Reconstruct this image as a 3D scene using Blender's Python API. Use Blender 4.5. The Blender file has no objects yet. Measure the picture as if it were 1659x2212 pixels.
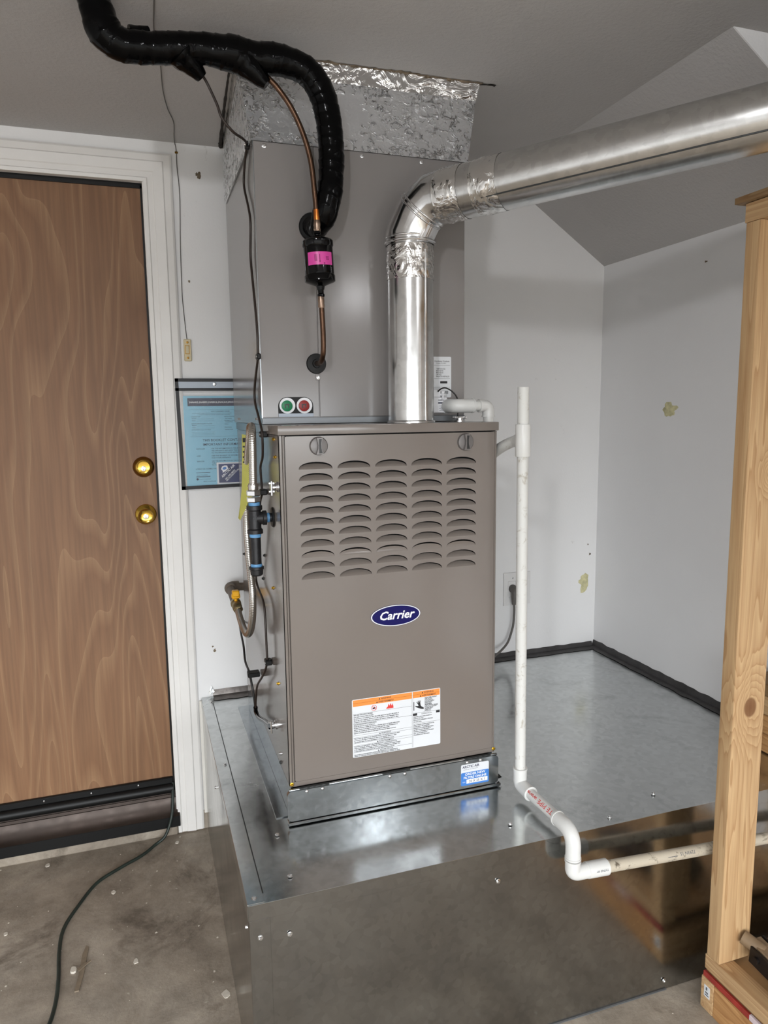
import bpy, bmesh, math, random
from mathutils import Vector, Matrix, noise
random.seed(7)
sc = bpy.context.scene
col = sc.collection
V = Vector

# ------------------------------------------------------------------ camera
CAM = V((-0.29083, -1.5906, 1.4449))
R_ = V((0.94754544, -0.31938101, -0.01238593)); U_ = V((0.05562525, 0.12662164, 0.99039022)); F_ = V((0.31474351, 0.93912871, -0.1377454))
cd = bpy.data.cameras.new('camera'); cam = bpy.data.objects.new('camera', cd); col.objects.link(cam)
cam.matrix_world = Matrix(((R_.x, U_.x, -F_.x, CAM.x), (R_.y, U_.y, -F_.y, CAM.y), (R_.z, U_.z, -F_.z, CAM.z), (0, 0, 0, 1)))
cd.sensor_fit = 'VERTICAL'; cd.sensor_height = 36.0; cd.lens = 1563.26 / 2212 * 36.0
cd.clip_start = 0.02; cd.clip_end = 200
sc.camera = cam

# ------------------------------------------------------------------ world, daylight, lamp, exposure
w = bpy.data.worlds.new('World'); sc.world = w; w.use_nodes = True
w.node_tree.nodes['Background'].inputs[0].default_value = (0.93, 0.97, 1.0, 1)
w.node_tree.nodes['Background'].inputs[1].default_value = 11.5

def area(name, loc, tgt, sx, sy, power, color):
    l = bpy.data.lights.new(name, 'AREA'); l.shape = 'RECTANGLE'; l.size = sx; l.size_y = sy; l.energy = power; l.color = color
    o = bpy.data.objects.new(name, l); col.objects.link(o); o.location = loc
    o.rotation_euler = (V(tgt) - V(loc)).to_track_quat('-Z', 'Y').to_euler()
    return o
port = area('daylight_through_garage_door', (-0.8, -3.5, 0.78), (-0.8, 0, 0.78), 3.9, 1.56, 1, (1, 1, 1)); port.data.cycles.is_portal = True
LAMPS = [((-0.75, -1.95, 2.19), 42), ((1.0, -2.42, 2.19), 6)]
for lpos, lpow in LAMPS:
    pl = bpy.data.lights.new('lamp_light', 'POINT'); pl.energy = lpow; pl.color = (0.96, 0.97, 1.0); pl.shadow_soft_size = 0.05
    plo = bpy.data.objects.new('lamp_light', pl); col.objects.link(plo); plo.location = V(lpos) - V((0, 0, 0.055))
sc.view_settings.view_transform = 'Standard'
sc.view_settings.look = 'None'
sc.view_settings.gamma = 1.0
sc.view_settings.use_curve_mapping = False
sc.view_settings.exposure = -0.08

# ------------------------------------------------------------------ materials
def s2l(c):
    return tuple(((x / 12.92) if x <= 0.04045 else ((x + 0.055) / 1.055) ** 2.4) for x in c)
def rgb(r, g, b):
    return s2l((r / 255, g / 255, b / 255)) + (1,)
MATS = {}
class NT:
    def __init__(s, name):
        s.m = bpy.data.materials.new(name); s.m.use_nodes = True; s.t = s.m.node_tree; s.n = s.t.nodes; s.l = s.t.links
        s.b = s.n['Principled BSDF']; MATS[name] = s.m
    def node(s, typ, **kw):
        n = s.n.new(typ)
        for k, v in kw.items():
            if k.startswith('i_'):
                n.inputs[k[2:].replace('_', ' ')].default_value = v
            else:
                setattr(n, k, v)
        return n
    def link(s, a, b): s.l.new(a, b)
    def coord(s, scale=(1, 1, 1), rot=(0, 0, 0), loc=(0, 0, 0), kind='Object'):
        t = s.node('ShaderNodeTexCoord'); m = s.node('ShaderNodeMapping')
        m.inputs['Scale'].default_value = scale; m.inputs['Rotation'].default_value = rot; m.inputs['Location'].default_value = loc
        s.link(t.outputs[kind], m.inputs['Vector']); return m.outputs[0]
    def noise(s, vec, scale, detail=4, rough=0.55, dist=0):
        n = s.node('ShaderNodeTexNoise'); n.inputs['Scale'].default_value = scale; n.inputs['Detail'].default_value = detail
        n.inputs['Roughness'].default_value = rough; n.inputs['Distortion'].default_value = dist; s.link(vec, n.inputs['Vector']); return n.outputs['Fac']
    def ramp(s, fac, stops):
        r = s.node('ShaderNodeValToRGB'); e = r.color_ramp.elements
        e[0].position, e[0].color = stops[0]; e[1].position, e[1].color = stops[-1]
        for p, c in stops[1:-1]:
            x = e.new(p); x.color = c
        s.link(fac, r.inputs[0]); return r.outputs[0]
    def mix(s, fac, a, b, mode='MIX'):
        m = s.node('ShaderNodeMix', data_type='RGBA', blend_type=mode)
        for i, v in ((0, fac), (6, a), (7, b)):
            if hasattr(v, 'is_output'): s.link(v, m.inputs[i])
            else: m.inputs[i].default_value = v
        return m.outputs[2]
    def math(s, op, a, b=0.0):
        m = s.node('ShaderNodeMath', operation=op)
        for i, v in ((0, a), (1, b)):
            if hasattr(v, 'is_output'): s.link(v, m.inputs[i])
            else: m.inputs[i].default_value = v
        return m.outputs[0]
    def bump(s, h, strength, dist=0.01, prev=None):
        b = s.node('ShaderNodeBump'); b.inputs['Strength'].default_value = strength; b.inputs['Distance'].default_value = dist
        s.link(h, b.inputs['Height'])
        if prev: s.link(prev, b.inputs['Normal'])
        s.link(b.outputs[0], s.b.inputs['Normal']); return b.outputs[0]
    def set(s, **kw):
        for k, v in kw.items():
            i = s.b.inputs[k.replace('_', ' ')]
            if hasattr(v, 'is_output'): s.link(v, i)
            else: i.default_value = v
        return s
def g(x, a=1): return (x, x, x, a)

def paint(name, c, rough=0.5, metal=0.0, var=0.06, vs=6, bump=0, bs=200, rv=0.0, spec=0.5, coat=0.0):
    t = NT(name); v = t.coord(); n = t.noise(v, vs, 5)
    lo = tuple(x * (1 - var) for x in c[:3]) + (1,); hi = tuple(min(1, x * (1 + var)) for x in c[:3]) + (1,)
    t.set(Base_Color=t.ramp(n, [(0.3, lo), (0.7, hi)]), Metallic=metal, Specular_IOR_Level=spec)
    if rv:
        t.set(Roughness=t.ramp(t.noise(v, vs * 3, 6), [(0.3, g(max(0.02, rough - rv))), (0.7, g(rough + rv))]))
    else: t.set(Roughness=rough)
    if coat: t.set(Coat_Weight=coat, Coat_Roughness=0.08)
    if bump: t.bump(t.noise(v, bs, 3), bump, 0.002)
    return t.m

# painted walls: chalky white with faint scuffs and grime
def wall_mat(name, c, scuff=0.25):
    t = NT(name); v = t.coord()
    big = t.noise(v, 1.6, 5); base = t.ramp(big, [(0.3, tuple(x * 0.95 for x in c[:3]) + (1,)), (0.7, c)])
    sp = t.noise(v, 26, 8, 0.7, 0.6); m = t.ramp(sp, [(0.66, g(0)), (0.76, g(1))])
    big2 = t.ramp(t.noise(t.coord(loc=(3, 1, 2)), 2.2, 3), [(0.5, g(0)), (0.72, g(scuff))])
    f = t.math('MULTIPLY', m, big2)
    t.set(Base_Color=t.mix(f, base, (0.22, 0.19, 0.15, 1)), Roughness=0.75, Specular_IOR_Level=0.25)
    t.bump(t.noise(v, 140, 4, 0.6), 0.10, 0.004)
    return t.m
wall_mat('wall_paint', (0.87, 0.865, 0.86, 1), 0.8)
wall_mat('wall_side_paint', (0.84, 0.835, 0.835, 1), 0.6)
def ceil_mat():
    t = NT('ceiling_texture'); v = t.coord()
    t.set(Base_Color=t.ramp(t.noise(v, 1.3, 5), [(0.3, (0.47, 0.455, 0.445, 1)), (0.7, (0.52, 0.505, 0.495, 1))]), Roughness=0.85, Specular_IOR_Level=0.2)
    t.bump(t.noise(v, 95, 5, 0.65), 0.35, 0.006)
ceil_mat()

def concrete():
    t = NT('concrete'); v = t.coord()
    a = t.ramp(t.noise(v, 2.6, 9, 0.72, 0.8), [(0.30, (0.235, 0.193, 0.150, 1)), (0.5, (0.35, 0.298, 0.238, 1)), (0.72, (0.47, 0.415, 0.345, 1))])
    b = t.ramp(t.noise(v, 9, 8, 0.7), [(0.32, g(0.42)), (0.68, g(1.25))])
    c = t.mix(0.55, a, b, 'MULTIPLY')
    m = t.ramp(t.noise(t.coord(loc=(5, 2, 0)), 55, 3, 0.5), [(0.70, g(0)), (0.74, g(0.6))])
    c = t.mix(m, c, (0.55, 0.50, 0.43, 1))
    dark = t.ramp(t.noise(t.coord(loc=(1, 7, 0)), 3.3, 6, 0.7, 1.0), [(0.32, g(0.75)), (0.46, g(0))])
    c = t.mix(dark, c, (0.10, 0.078, 0.058, 1))
    t.set(Base_Color=c, Roughness=t.ramp(t.noise(v, 12, 6), [(0.3, g(0.55)), (0.7, g(0.85))]), Specular_IOR_Level=0.4)
    t.bump(t.noise(v, 60, 8, 0.7), 0.35, 0.006)
concrete()

def galv(name, c=(0.60, 0.62, 0.63, 1), r0=0.14, r1=0.32, smudge=0.5, bump=0.05):
    t = NT(name); v = t.coord()
    vo = t.node('ShaderNodeTexVoronoi'); vo.inputs['Scale'].default_value = 70; t.link(v, vo.inputs['Vector'])
    sp = t.node('ShaderNodeRGBToBW'); t.link(vo.outputs['Color'], sp.inputs[0])
    base = t.ramp(sp.outputs[0], [(0.0, tuple(x * 0.90 for x in c[:3]) + (1,)), (1.0, tuple(min(1, x * 1.08) for x in c[:3]) + (1,))])
    sm = t.ramp(t.noise(v, 7, 8, 0.72, 0.8), [(0.55, g(0)), (0.75, g(smudge))])
    base = t.mix(sm, base, (0.30, 0.31, 0.31, 1))
    rn = t.noise(v, 5, 8, 0.7, 0.5)
    t.set(Base_Color=base, Metallic=1.0, Roughness=t.ramp(rn, [(0.3, g(r0)), (0.72, g(r1))]))
    if bump: t.bump(t.noise(v, 3.5, 3, 0.5), bump, 0.02)
    return t.m
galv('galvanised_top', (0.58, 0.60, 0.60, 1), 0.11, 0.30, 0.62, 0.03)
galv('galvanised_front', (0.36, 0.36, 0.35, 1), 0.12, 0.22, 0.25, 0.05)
galv('galvanised_rack', (0.42, 0.45, 0.47, 1), 0.13, 0.22, 0.3, 0.02)
galv('galvanised_flue', (0.66, 0.66, 0.65, 1), 0.16, 0.28, 0.25, 0.02)
galv('elbow_steel', (0.74, 0.74, 0.74, 1), 0.08, 0.18, 0.12, 0.02)

def foil():
    t = NT('foil_facing'); v = t.coord()
    sx = t.node('ShaderNodeSeparateXYZ'); t.link(v, sx.inputs[0])
    def vor(scale, feat='F1'):
        o = t.node('ShaderNodeTexVoronoi', feature=feat); o.inputs['Scale'].default_value = scale
        w_ = t.node('ShaderNodeTexNoise'); w_.inputs['Scale'].default_value = scale * 0.6; t.link(v, w_.inputs['Vector'])
        mx = t.node('ShaderNodeMix', data_type='VECTOR'); mx.inputs[0].default_value = 0.03; t.link(v, mx.inputs[4]); t.link(w_.outputs['Color'], mx.inputs[5]); t.link(mx.outputs[1], o.inputs['Vector'])
        return o.outputs['Distance']
    blot = t.ramp(t.noise(v, 8.5, 5, 0.65, 0.8), [(0.47, g(0.0)), (0.62, g(0.9))])
    right = t.ramp(sx.outputs[0], [(0.02, g(0.0)), (0.30, g(0.45))])
    left = t.ramp(sx.outputs[0], [(-0.275 + 0.5, g(1.0)), (-0.225 + 0.5, g(0.0))]); left.node.inputs[0].links[0].from_socket  # crumpled corner
    sh = t.math('ADD', sx.outputs[0], 0.5); t.link(sh, left.node.inputs[0])
    low = t.ramp(sx.outputs[2], [(0.004, g(0.9)), (0.030, g(0.0))])
    msk = t.math('MINIMUM', t.math('ADD', t.math('ADD', blot, right), t.math('ADD', left, low)), 1.0)
    msk = t.math('MULTIPLY', t.math('MAXIMUM', msk, 0.05), t.ramp(t.noise(v, 48, 4, 0.6, 1.2), [(0.50, g(0.0)), (0.64, g(1.0))]))
    t.set(Base_Color=(0.86, 0.87, 0.89, 1), Metallic=0.80, Roughness=t.ramp(msk, [(0.1, g(0.30)), (0.6, g(0.09))]))
    big = t.math('MULTIPLY', vor(62), msk); fine = t.math('MULTIPLY', t.noise(v, 110, 6, 0.7, 2.0), msk)
    b = t.bump(big, 1.0, 0.008); b = t.bump(fine, 0.7, 0.0045, b); t.bump(vor(95), 0.5, 0.0020, b)
foil()
def tape():
    t = NT('foil_tape'); v = t.coord(); n = t.noise(v, 15, 3, 0.5, 2.4)
    t.set(Base_Color=(0.80, 0.79, 0.77, 1), Metallic=1.0, Roughness=0.15); t.bump(n, 0.5, 0.012)
tape()
def blacktape():
    t = NT('black_wrap_tape'); v = t.coord(); n = t.noise(v, 30, 5, 0.6, 1.2)
    t.set(Base_Color=(0.0018, 0.0018, 0.002, 1), Roughness=0.11, Specular_IOR_Level=0.11); t.bump(n, 0.30, 0.003)
blacktape()

def plywood():
    t = NT('lauan_plywood'); v = t.coord(scale=(3.0, 1, 0.52), loc=(0.35, 0, 0.12))
    d = t.noise(v, 1.25, 2.2, 0.42, 0.35); rings = t.math('FRACT', t.math('MULTIPLY', d, 19.0))
    line = t.ramp(rings, [(0.0, g(0.55)), (0.05, g(0.38)), (0.40, g(0.0)), (1.0, g(0.12))])
    fine = t.noise(t.coord(scale=(110, 110, 3.2)), 1.0, 4, 0.6)
    base = t.ramp(t.noise(t.coord(scale=(3, 1, 0.8), loc=(2, 0, 4)), 1.2, 4), [(0.3, rgb(122, 87, 60)), (0.7, rgb(142, 104, 74))])
    c = t.mix(line, base, rgb(174, 138, 102)); f2 = t.ramp(fine, [(0.38, g(0.3)), (0.62, g(0.0))])
    c = t.mix(f2, c, rgb(94, 66, 46))
    t.set(Base_Color=c, Roughness=0.52, Specular_IOR_Level=0.4); t.bump(fine, 0.12, 0.002)
plywood()

def lumber(name, axis, knots=(), tint=(1, 1, 1), seed=0.0):
    """fir lumber, grain along axis; knots = object-space (a, b, c, radius)"""
    t = NT(name); tc = t.node('ShaderNodeTexCoord'); p = tc.outputs['Object']
    sc_ = [14, 14, 14]; sc_['xyz'.index(axis)] = 0.8
    mp = t.node('ShaderNodeMapping'); mp.inputs['Scale'].default_value = sc_; mp.inputs['Location'].default_value = (seed, seed * 1.7, seed * 0.6)
    t.link(p, mp.inputs['Vector']); v = mp.outputs[0]
    d = t.noise(v, 0.9, 3, 0.5, 0.3); kf = None
    for kx, ky, kz, kr in knots:
        sub = t.node('ShaderNodeVectorMath', operation='SUBTRACT'); t.link(p, sub.inputs[0]); sub.inputs[1].default_value = (kx, ky, kz)
        mul = t.node('ShaderNodeVectorMath', operation='MULTIPLY'); t.link(sub.outputs[0], mul.inputs[0])
        ms = [1, 1, 1]; ms['xyz'.index(axis)] = 0.75; mul.inputs[1].default_value = ms
        ln = t.node('ShaderNodeVectorMath', operation='LENGTH'); t.link(mul.outputs[0], ln.inputs[0])
        gz = t.math('POWER', 2.718, t.math('MULTIPLY', t.math('POWER', t.math('DIVIDE', ln.outputs['Value'], kr * 3.0), 2.0), -1.0))
        d = t.math('ADD', d, t.math('MULTIPLY', gz, 0.42))
        k = t.math('SUBTRACT', 1.0, t.math('SMOOTH_MIN', t.math('DIVIDE', ln.outputs['Value'], kr), 1.0))
        kk = t.ramp(t.math('DIVIDE', ln.outputs['Value'], kr), [(0.0, g(0.9)), (0.8, g(0.8)), (1.0, g(0.0))])
        kf = kk if kf is None else t.math('MAXIMUM', kf, kk)
    rings = t.math('FRACT', t.math('MULTIPLY', d, 13.0))
    gr = t.ramp(rings, [(0.0, g(0.0)), (0.75, g(0.55)), (0.93, g(1.0)), (1.0, g(0.0))])
    T = lambda r, g_, b: tuple(x * y for x, y in zip(rgb(r, g_, b)[:3], tint)) + (1,)
    c = t.mix(gr, T(206, 174, 132), T(170, 132, 92))
    big = t.ramp(t.noise(v, 0.25, 3), [(0.35, g(0.0)), (0.7, g(0.5))]); c = t.mix(big, c, T(190, 154, 110))
    fine_s = [160, 160, 160]; fine_s['xyz'.index(axis)] = 5
    fn = t.noise(t.coord(scale=fine_s), 1.0, 3); c = t.mix(t.ramp(fn, [(0.35, g(0.25)), (0.6, g(0.0))]), c, T(140, 100, 60))
    if kf is not None: c = t.mix(kf, c, T(110, 68, 36))
    t.set(Base_Color=c, Roughness=0.6, Specular_IOR_Level=0.35); t.bump(fn, 0.1, 0.002)
    return t.m

furn = rgb(160, 151, 145)
paint('furnace_paint', rgb(119, 111, 105), 0.16, 0.0, 0.03, 3, 0.02, 500, spec=0.5)
paint('coil_paint', rgb(134, 130, 128), 0.16, 0.0, 0.03, 2.5, 0.02, 500, spec=0.5)
paint('zinc_rail', rgb(128, 131, 134), 0.4, 0.6, 0.05)
paint('black_void', (0.004, 0.004, 0.004, 1), 0.9)  # flat black in place of shade inside gaps, keyholes and cabinet
paint('white_trim', (0.80, 0.78, 0.75, 1), 0.42, 0, 0.05, 4, 0.04, 90)
paint('dirty_trim', (0.80, 0.77, 0.71, 1), 0.5, 0, 0.12, 3)
paint('black_rubber', (0.005, 0.005, 0.005, 1), 0.45, spec=0.3)
paint('bronze_threshold', rgb(48, 38, 32), 0.35, 0.6, 0.2, 9, 0, 0, 0.08)
paint('brass', rgb(196, 160, 70), 0.16, 1.0, 0.05)
paint('brass_dull', rgb(150, 112, 52), 0.28, 1.0, 0.1)
paint('brass_worn', rgb(146, 130, 96), 0.34, 1.0, 0.2, 40)
paint('yellow_zinc', rgb(226, 186, 70), 0.22, 1.0, 0.05)
paint('zinc', (0.78, 0.79, 0.80, 1), 0.18, 1.0, 0.05)
paint('steel_flex', (0.66, 0.64, 0.60, 1), 0.24, 1.0, 0.05)
paint('copper', rgb(92, 70, 56), 0.38, 1.0, 0.18, 40, 0, 0, 0.08)
paint('copper_joint', rgb(206, 122, 60), 0.28, 1.0, 0.25, 60)
paint('solder', rgb(150, 128, 112), 0.32, 1.0, 0.3, 90)
paint('gloss_black', (0.002, 0.002, 0.0022, 1), 0.09, 0, 0.0, spec=0.22)
paint('magenta_label', rgb(214, 70, 160), 0.35, 0, 0.03)
paint('magenta_ink', rgb(120, 10, 80), 0.5, 0, 0.0)
paint('black_iron', (0.020, 0.020, 0.022, 1), 0.38, 0.4, 0.25, 40, 0.25, 160)
paint('weathered_pipe', rgb(108, 96, 84), 0.6, 0.3, 0.2, 30, 0.2, 120)
paint('thread_sealant', rgb(96, 150, 196), 0.5, 0, 0.2, 60)
paint('valve_yellow', rgb(236, 172, 20), 0.4, 0, 0.05)
paint('tag_yellow', rgb(236, 233, 132), 0.55, 0, 0.06)
paint('wire_black', (0.010, 0.009, 0.008, 1), 0.42)
paint('wire_brown', rgb(42, 32, 26), 0.45)
paint('wire_grey', rgb(96, 92, 88), 0.5)
paint('cord_green', rgb(34, 44, 38), 0.5, 0, 0.3, 30)
paint('pvc_white', (0.70, 0.70, 0.68, 1), 0.28, 0, 0.03)
def oldpvc(name, lo, hi):
    t = NT(name); v = t.coord(); n = t.noise(v, 38, 8, 0.75, 0.6)
    t.set(Base_Color=t.ramp(n, [(0.34, lo), (0.46, hi), (0.8, hi)]), Roughness=0.5)
oldpvc('pvc_aged', rgb(96, 86, 72), rgb(188, 178, 160))
oldpvc('pvc_scuffed', rgb(176, 170, 158), (0.68, 0.68, 0.655, 1))
paint('ivory_plastic', rgb(206, 192, 156), 0.4, 0, 0.08, 30)
paint('white_plastic', (0.80, 0.80, 0.82, 1), 0.3, 0, 0.02)
paint('outlet_white', (0.78, 0.77, 0.76, 1), 0.35, 0, 0.02)
paint('label_white', (0.70, 0.72, 0.745, 1), 0.40, 0, 0.01)
paint('label_grey', rgb(176, 186, 198), 0.35, 0, 0.02)
paint('ink_black', (0.012, 0.012, 0.014, 1), 0.5, 0, 0)
paint('ink_grey', (0.10, 0.11, 0.13, 1), 0.5, 0, 0)
paint('ink_navy', rgb(20, 28, 60), 0.5, 0, 0)
paint('ink_red', rgb(214, 60, 54), 0.5, 0, 0)
paint('ink_white', (0.85, 0.86, 0.88, 1), 0.5, 0, 0)
paint('label_orange', rgb(238, 142, 62), 0.4, 0, 0.02)
paint('label_blue', rgb(64, 124, 200), 0.35, 0, 0.02)
paint('badge_blue', rgb(10, 8, 84), 0.30, 0, 0.02, spec=0.2)
paint('card_navy', rgb(22, 38, 92), 0.3, 0, 0.35, 30)
paint('booklet_blue', rgb(132, 192, 216), 0.45, 0, 0.04)
paint('port_green', rgb(22, 122, 78), 0.45, 0, 0.1)
paint('port_red', rgb(146, 42, 40), 0.45, 0, 0.1)
paint('knob_grey', rgb(112, 108, 106), 0.3, 0.2, 0.06)
paint('knob_dark', rgb(30, 29, 28), 0.35, 0, 0.1)
paint('mastic_black', rgb(60, 58, 58), 0.55, 0.1, 0.3, 25, 0.5, 60)
paint('mastic_grey', rgb(110, 104, 100), 0.38, 0.6, 0.3, 25, 0.5, 60)
paint('seam_dark', rgb(58, 60, 60), 0.4, 0.6, 0.2)
paint('foam_yellow', rgb(206, 200, 158), 0.9, 0, 0.2, 60, 0.8, 90)
paint('drywall_torn', rgb(120, 106, 88), 0.9, 0, 0.5, 50, 0.8, 90)
paint('crack_dark', rgb(34, 28, 24), 0.9, 0, 0.4, 60)
paint('paint_chip', (0.66, 0.61, 0.53, 1), 0.6, 0, 0.1, 60)
paint('splinter', rgb(132, 118, 100), 0.7, 0, 0.15, 60)
paint('tool_black', rgb(30, 26, 25), 0.42, 0.4, 0.35, 30)
paint('tool_tan', rgb(120, 100, 76), 0.6, 0, 0.2, 30)
paint('canvas_grey', rgb(92, 88, 74), 0.8, 0, 0.2, 50)
paint('red_strap', rgb(150, 48, 40), 0.4, 0, 0.25, 30)
paint('white_strap', rgb(214, 196, 200), 0.35, 0, 0.1, 30)
paint('door_void', rgb(28, 22, 19), 0.6, 0.1, 0.3)
paint('driveway', rgb(104, 102, 98), 0.9, 0, 0.1)
t_ = NT('clear_vinyl'); t_.set(Base_Color=(0.95, 0.96, 0.98, 1), Roughness=0.10, Alpha=0.05, Specular_IOR_Level=0.6)
t_.bump(t_.noise(t_.coord(), 22, 3, 0.5, 1.0), 0.25, 0.01)
t_ = NT('bulb_glow'); t_.set(Base_Color=(1, 1, 1, 1), Emission_Color=(1.0, 0.95, 0.88, 1), Emission_Strength=14.0)
lumber('lumber_post', 'z', [(0.048, -0.019, 0.775, 0.019), (0.066, -0.019, 1.30, 0.009)], seed=1.3)
lumber('lumber_y', 'y', seed=4.1); lumber('lumber_x', 'x', seed=7.7)
lumber('lumber_old', 'y', tint=(0.5, 0.48, 0.45), seed=2.2)
lumber('lumber_amber', 'y', tint=(0.95, 0.78, 0.6), seed=9.2)
paint('plywood_deck', rgb(172, 134, 90), 0.6, 0, 0.15, 14)
M = MATS

# ------------------------------------------------------------------ mesh helpers
def box(bm, lo, hi, bev=0.0, seg=1):
    lo, hi = V(lo), V(hi); c = (lo + hi) / 2; s = hi - lo
    r = bmesh.ops.create_cube(bm, size=1.0, matrix=Matrix.Translation(c) @ Matrix.Diagonal((s.x, s.y, s.z, 1)))
    if bev:
        es = list({e for v in r['verts'] for e in v.link_edges})
        bmesh.ops.bevel(bm, geom=es, offset=bev, segments=seg, affect='EDGES', profile=0.7)
    return bm
def frame_for(d):
    d = V(d).normalized(); a = V((0, 0, 1)) if abs(d.z) < 0.9 else V((1, 0, 0))
    u = d.cross(a).normalized(); return u, d.cross(u).normalized(), d
def lathe(bm, prof, origin, axis, seg=24, cap=True):
    u, v, d = frame_for(axis); o = V(origin); rings = []
    for r, h in prof:
        rings.append([bm.verts.new(o + d * h + (u * math.cos(2 * math.pi * i / seg) + v * math.sin(2 * math.pi * i / seg)) * max(r, 1e-5)) for i in range(seg)])
    for a, b in zip(rings, rings[1:]):
        for i in range(seg):
            bm.faces.new((a[i], b[i], b[(i + 1) % seg], a[(i + 1) % seg]))
    if cap:
        bm.faces.new(rings[0]); bm.faces.new(list(reversed(rings[-1])))
    bmesh.ops.recalc_face_normals(bm, faces=bm.faces); return bm
def cyl(bm, p0, p1, r, seg=24, r1=None):
    p0, p1 = V(p0), V(p1); return lathe(bm, [(r, 0), (r if r1 is None else r1, (p1 - p0).length)], p0, p1 - p0, seg)
def catmull(pts, n):
    P = [V(p) for p in pts]; out = []
    Q = [2 * P[0] - P[1]] + P + [2 * P[-1] - P[-2]]
    for i in range(1, len(Q) - 2):
        for k in range(n):
            t = k / n; a, b, c, d = Q[i - 1:i + 3]
            out.append(0.5 * ((2 * b) + (c - a) * t + (2 * a - 5 * b + 4 * c - d) * t * t + (3 * b - a - 3 * c + d) * t ** 3))
    out.append(P[-1]); return out
def tube(bm, pts, r, seg=12, n=6, rf=None, smooth=True, cap=True):
    P = catmull(pts, n) if smooth else [V(p) for p in pts]
    u = None; rings = []; L = 0
    for i, p in enumerate(P):
        d = (P[min(i + 1, len(P) - 1)] - P[max(i - 1, 0)]).normalized()
        if i: L += (p - P[i - 1]).length
        if u is None: u, v, _ = frame_for(d)
        else:
            u = (u - d * u.dot(d)).normalized()
        v = d.cross(u)
        ring = []
        for k in range(seg):
            a = 2 * math.pi * k / seg; rr = r(i / (len(P) - 1)) if callable(r) else r
            if rf: rr *= rf(L, a)
            ring.append(bm.verts.new(p + (u * math.cos(a) + v * math.sin(a)) * rr))
        rings.append(ring)
    for a, b in zip(rings, rings[1:]):
        for k in range(seg):
            bm.faces.new((a[k], a[(k + 1) % seg], b[(k + 1) % seg], b[k]))
    if cap:
        bm.faces.new(list(reversed(rings[0]))); bm.faces.new(rings[-1])
    return bm
def resample(pts, step, n=10):
    P = catmull(pts, n); out = [P[0]]; acc = 0
    for a, b in zip(P, P[1:]):
        L = (b - a).length; t = step - acc
        while t <= L:
            out.append(a + (b - a) * (t / L)); t += step
        acc = (acc + L) % step
    return out
class Plane:
    def __init__(s, o, u, v): s.o, s.u, s.v = V(o), V(u), V(v); s.n = s.u.cross(s.v)
    def __call__(s, a, b, h=0.0): return s.o + s.u * a + s.v * b + s.n * h
    def mat(s, a=0, b=0, h=0, rot=0, k=1):
        R = Matrix.Rotation(rot, 4, 'Z'); B = Matrix((s.u, s.v, s.n)).transposed().to_4x4()
        return Matrix.Translation(s(a, b, h)) @ B @ R @ Matrix.Scale(k, 4)
def slab(bm, P, poly, h0, h1):
    """polygon (u, v) on plane P extruded from h0 to h1"""
    A = [bm.verts.new(P(a, b, h0)) for a, b in poly]; B = [bm.verts.new(P(a, b, h1)) for a, b in poly]
    n = len(poly)
    for i in range(n): bm.faces.new((A[i], A[(i + 1) % n], B[(i + 1) % n], B[i]))
    bm.faces.new(list(reversed(A))); bm.faces.new(B); return bm
def rect(a0, b0, a1, b1, r=0.0, k=4):
    if not r: return [(a0, b0), (a1, b0), (a1, b1), (a0, b1)]
    out = []
    for cx, cy, s in ((a1 - r, b0 + r, -90), (a1 - r, b1 - r, 0), (a0 + r, b1 - r, 90), (a0 + r, b0 + r, 180)):
        for i in range(k + 1):
            t = math.radians(s + 90 * i / k); out.append((cx + r * math.cos(t), cy + r * math.sin(t)))
    return out
def ell(cx, cy, rx, ry, n=48): return [(cx + rx * math.cos(2 * math.pi * i / n), cy + ry * math.sin(2 * math.pi * i / n)) for i in range(n)]
def text(bm, P, s, a, b, size, h=0.0004, align='LEFT', shear=0, bold=0.0, rot=0, sx=1.0, mirror=False):
    c = bpy.data.curves.new('t', 'FONT'); c.body = s; c.size = size; c.align_x = align; c.shear = shear; c.offset = bold * size; c.resolution_u = 2
    o = bpy.data.objects.new('t', c); me = bpy.data.meshes.new_from_object(o)
    me.transform(P.mat(a, b, h, rot) @ Matrix.Diagonal((sx, 1, 1, 1))); bm.from_mesh(me)
    bpy.data.objects.remove(o); bpy.data.curves.remove(c); bpy.data.meshes.remove(me); return bm

# ------------------------------------------------------------------ object helpers
def root(name, loc, label, cat, group=None, kind=None):
    o = bpy.data.objects.new(name, None); col.objects.link(o); o.location = loc; o.empty_display_size = 0.05
    tag(o, label, cat, group, kind); return o
def tag(o, label=None, cat=None, group=None, kind=None):
    for k, v in (('label', label), ('category', cat), ('group', group), ('kind', kind)):
        if v: o[k] = v
    return o
def wloc(o):
    l = V((0, 0, 0))
    while o: l += o.location; o = o.parent
    return l
def obj(name, bm, mat, parent=None, smooth=None, label=None, origin=None):
    """bm in world coordinates -> one mesh object"""
    off = V(origin) if origin is not None else (wloc(parent) if parent else V((0, 0, 0)))
    bmesh.ops.translate(bm, vec=-off, verts=bm.verts)
    me = bpy.data.meshes.new(name); bm.to_mesh(me); bm.free(); me.materials.append(M[mat])
    if smooth is not None:
        for p in me.polygons: p.use_smooth = True
        me.set_sharp_from_angle(angle=math.radians(smooth))
    o = bpy.data.objects.new(name, me); col.objects.link(o)
    if parent: o.parent = parent; o.location = off - wloc(parent)
    else: o.location = off
    if label: o['label'] = label
    if name == 'print': o['kind'] = 'stuff'
    return o
def B(): return bmesh.new()
def clone(o, parent, loc):
    c = o.copy(); col.objects.link(c); c.parent = parent; c.location = V(loc) - (wloc(parent) if parent else V((0, 0, 0))); return c
FR = lambda y: Plane((0, y, 0), (1, 0, 0), (0, 0, 1))      # front-facing plane at y (u = x, v = z)
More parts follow.
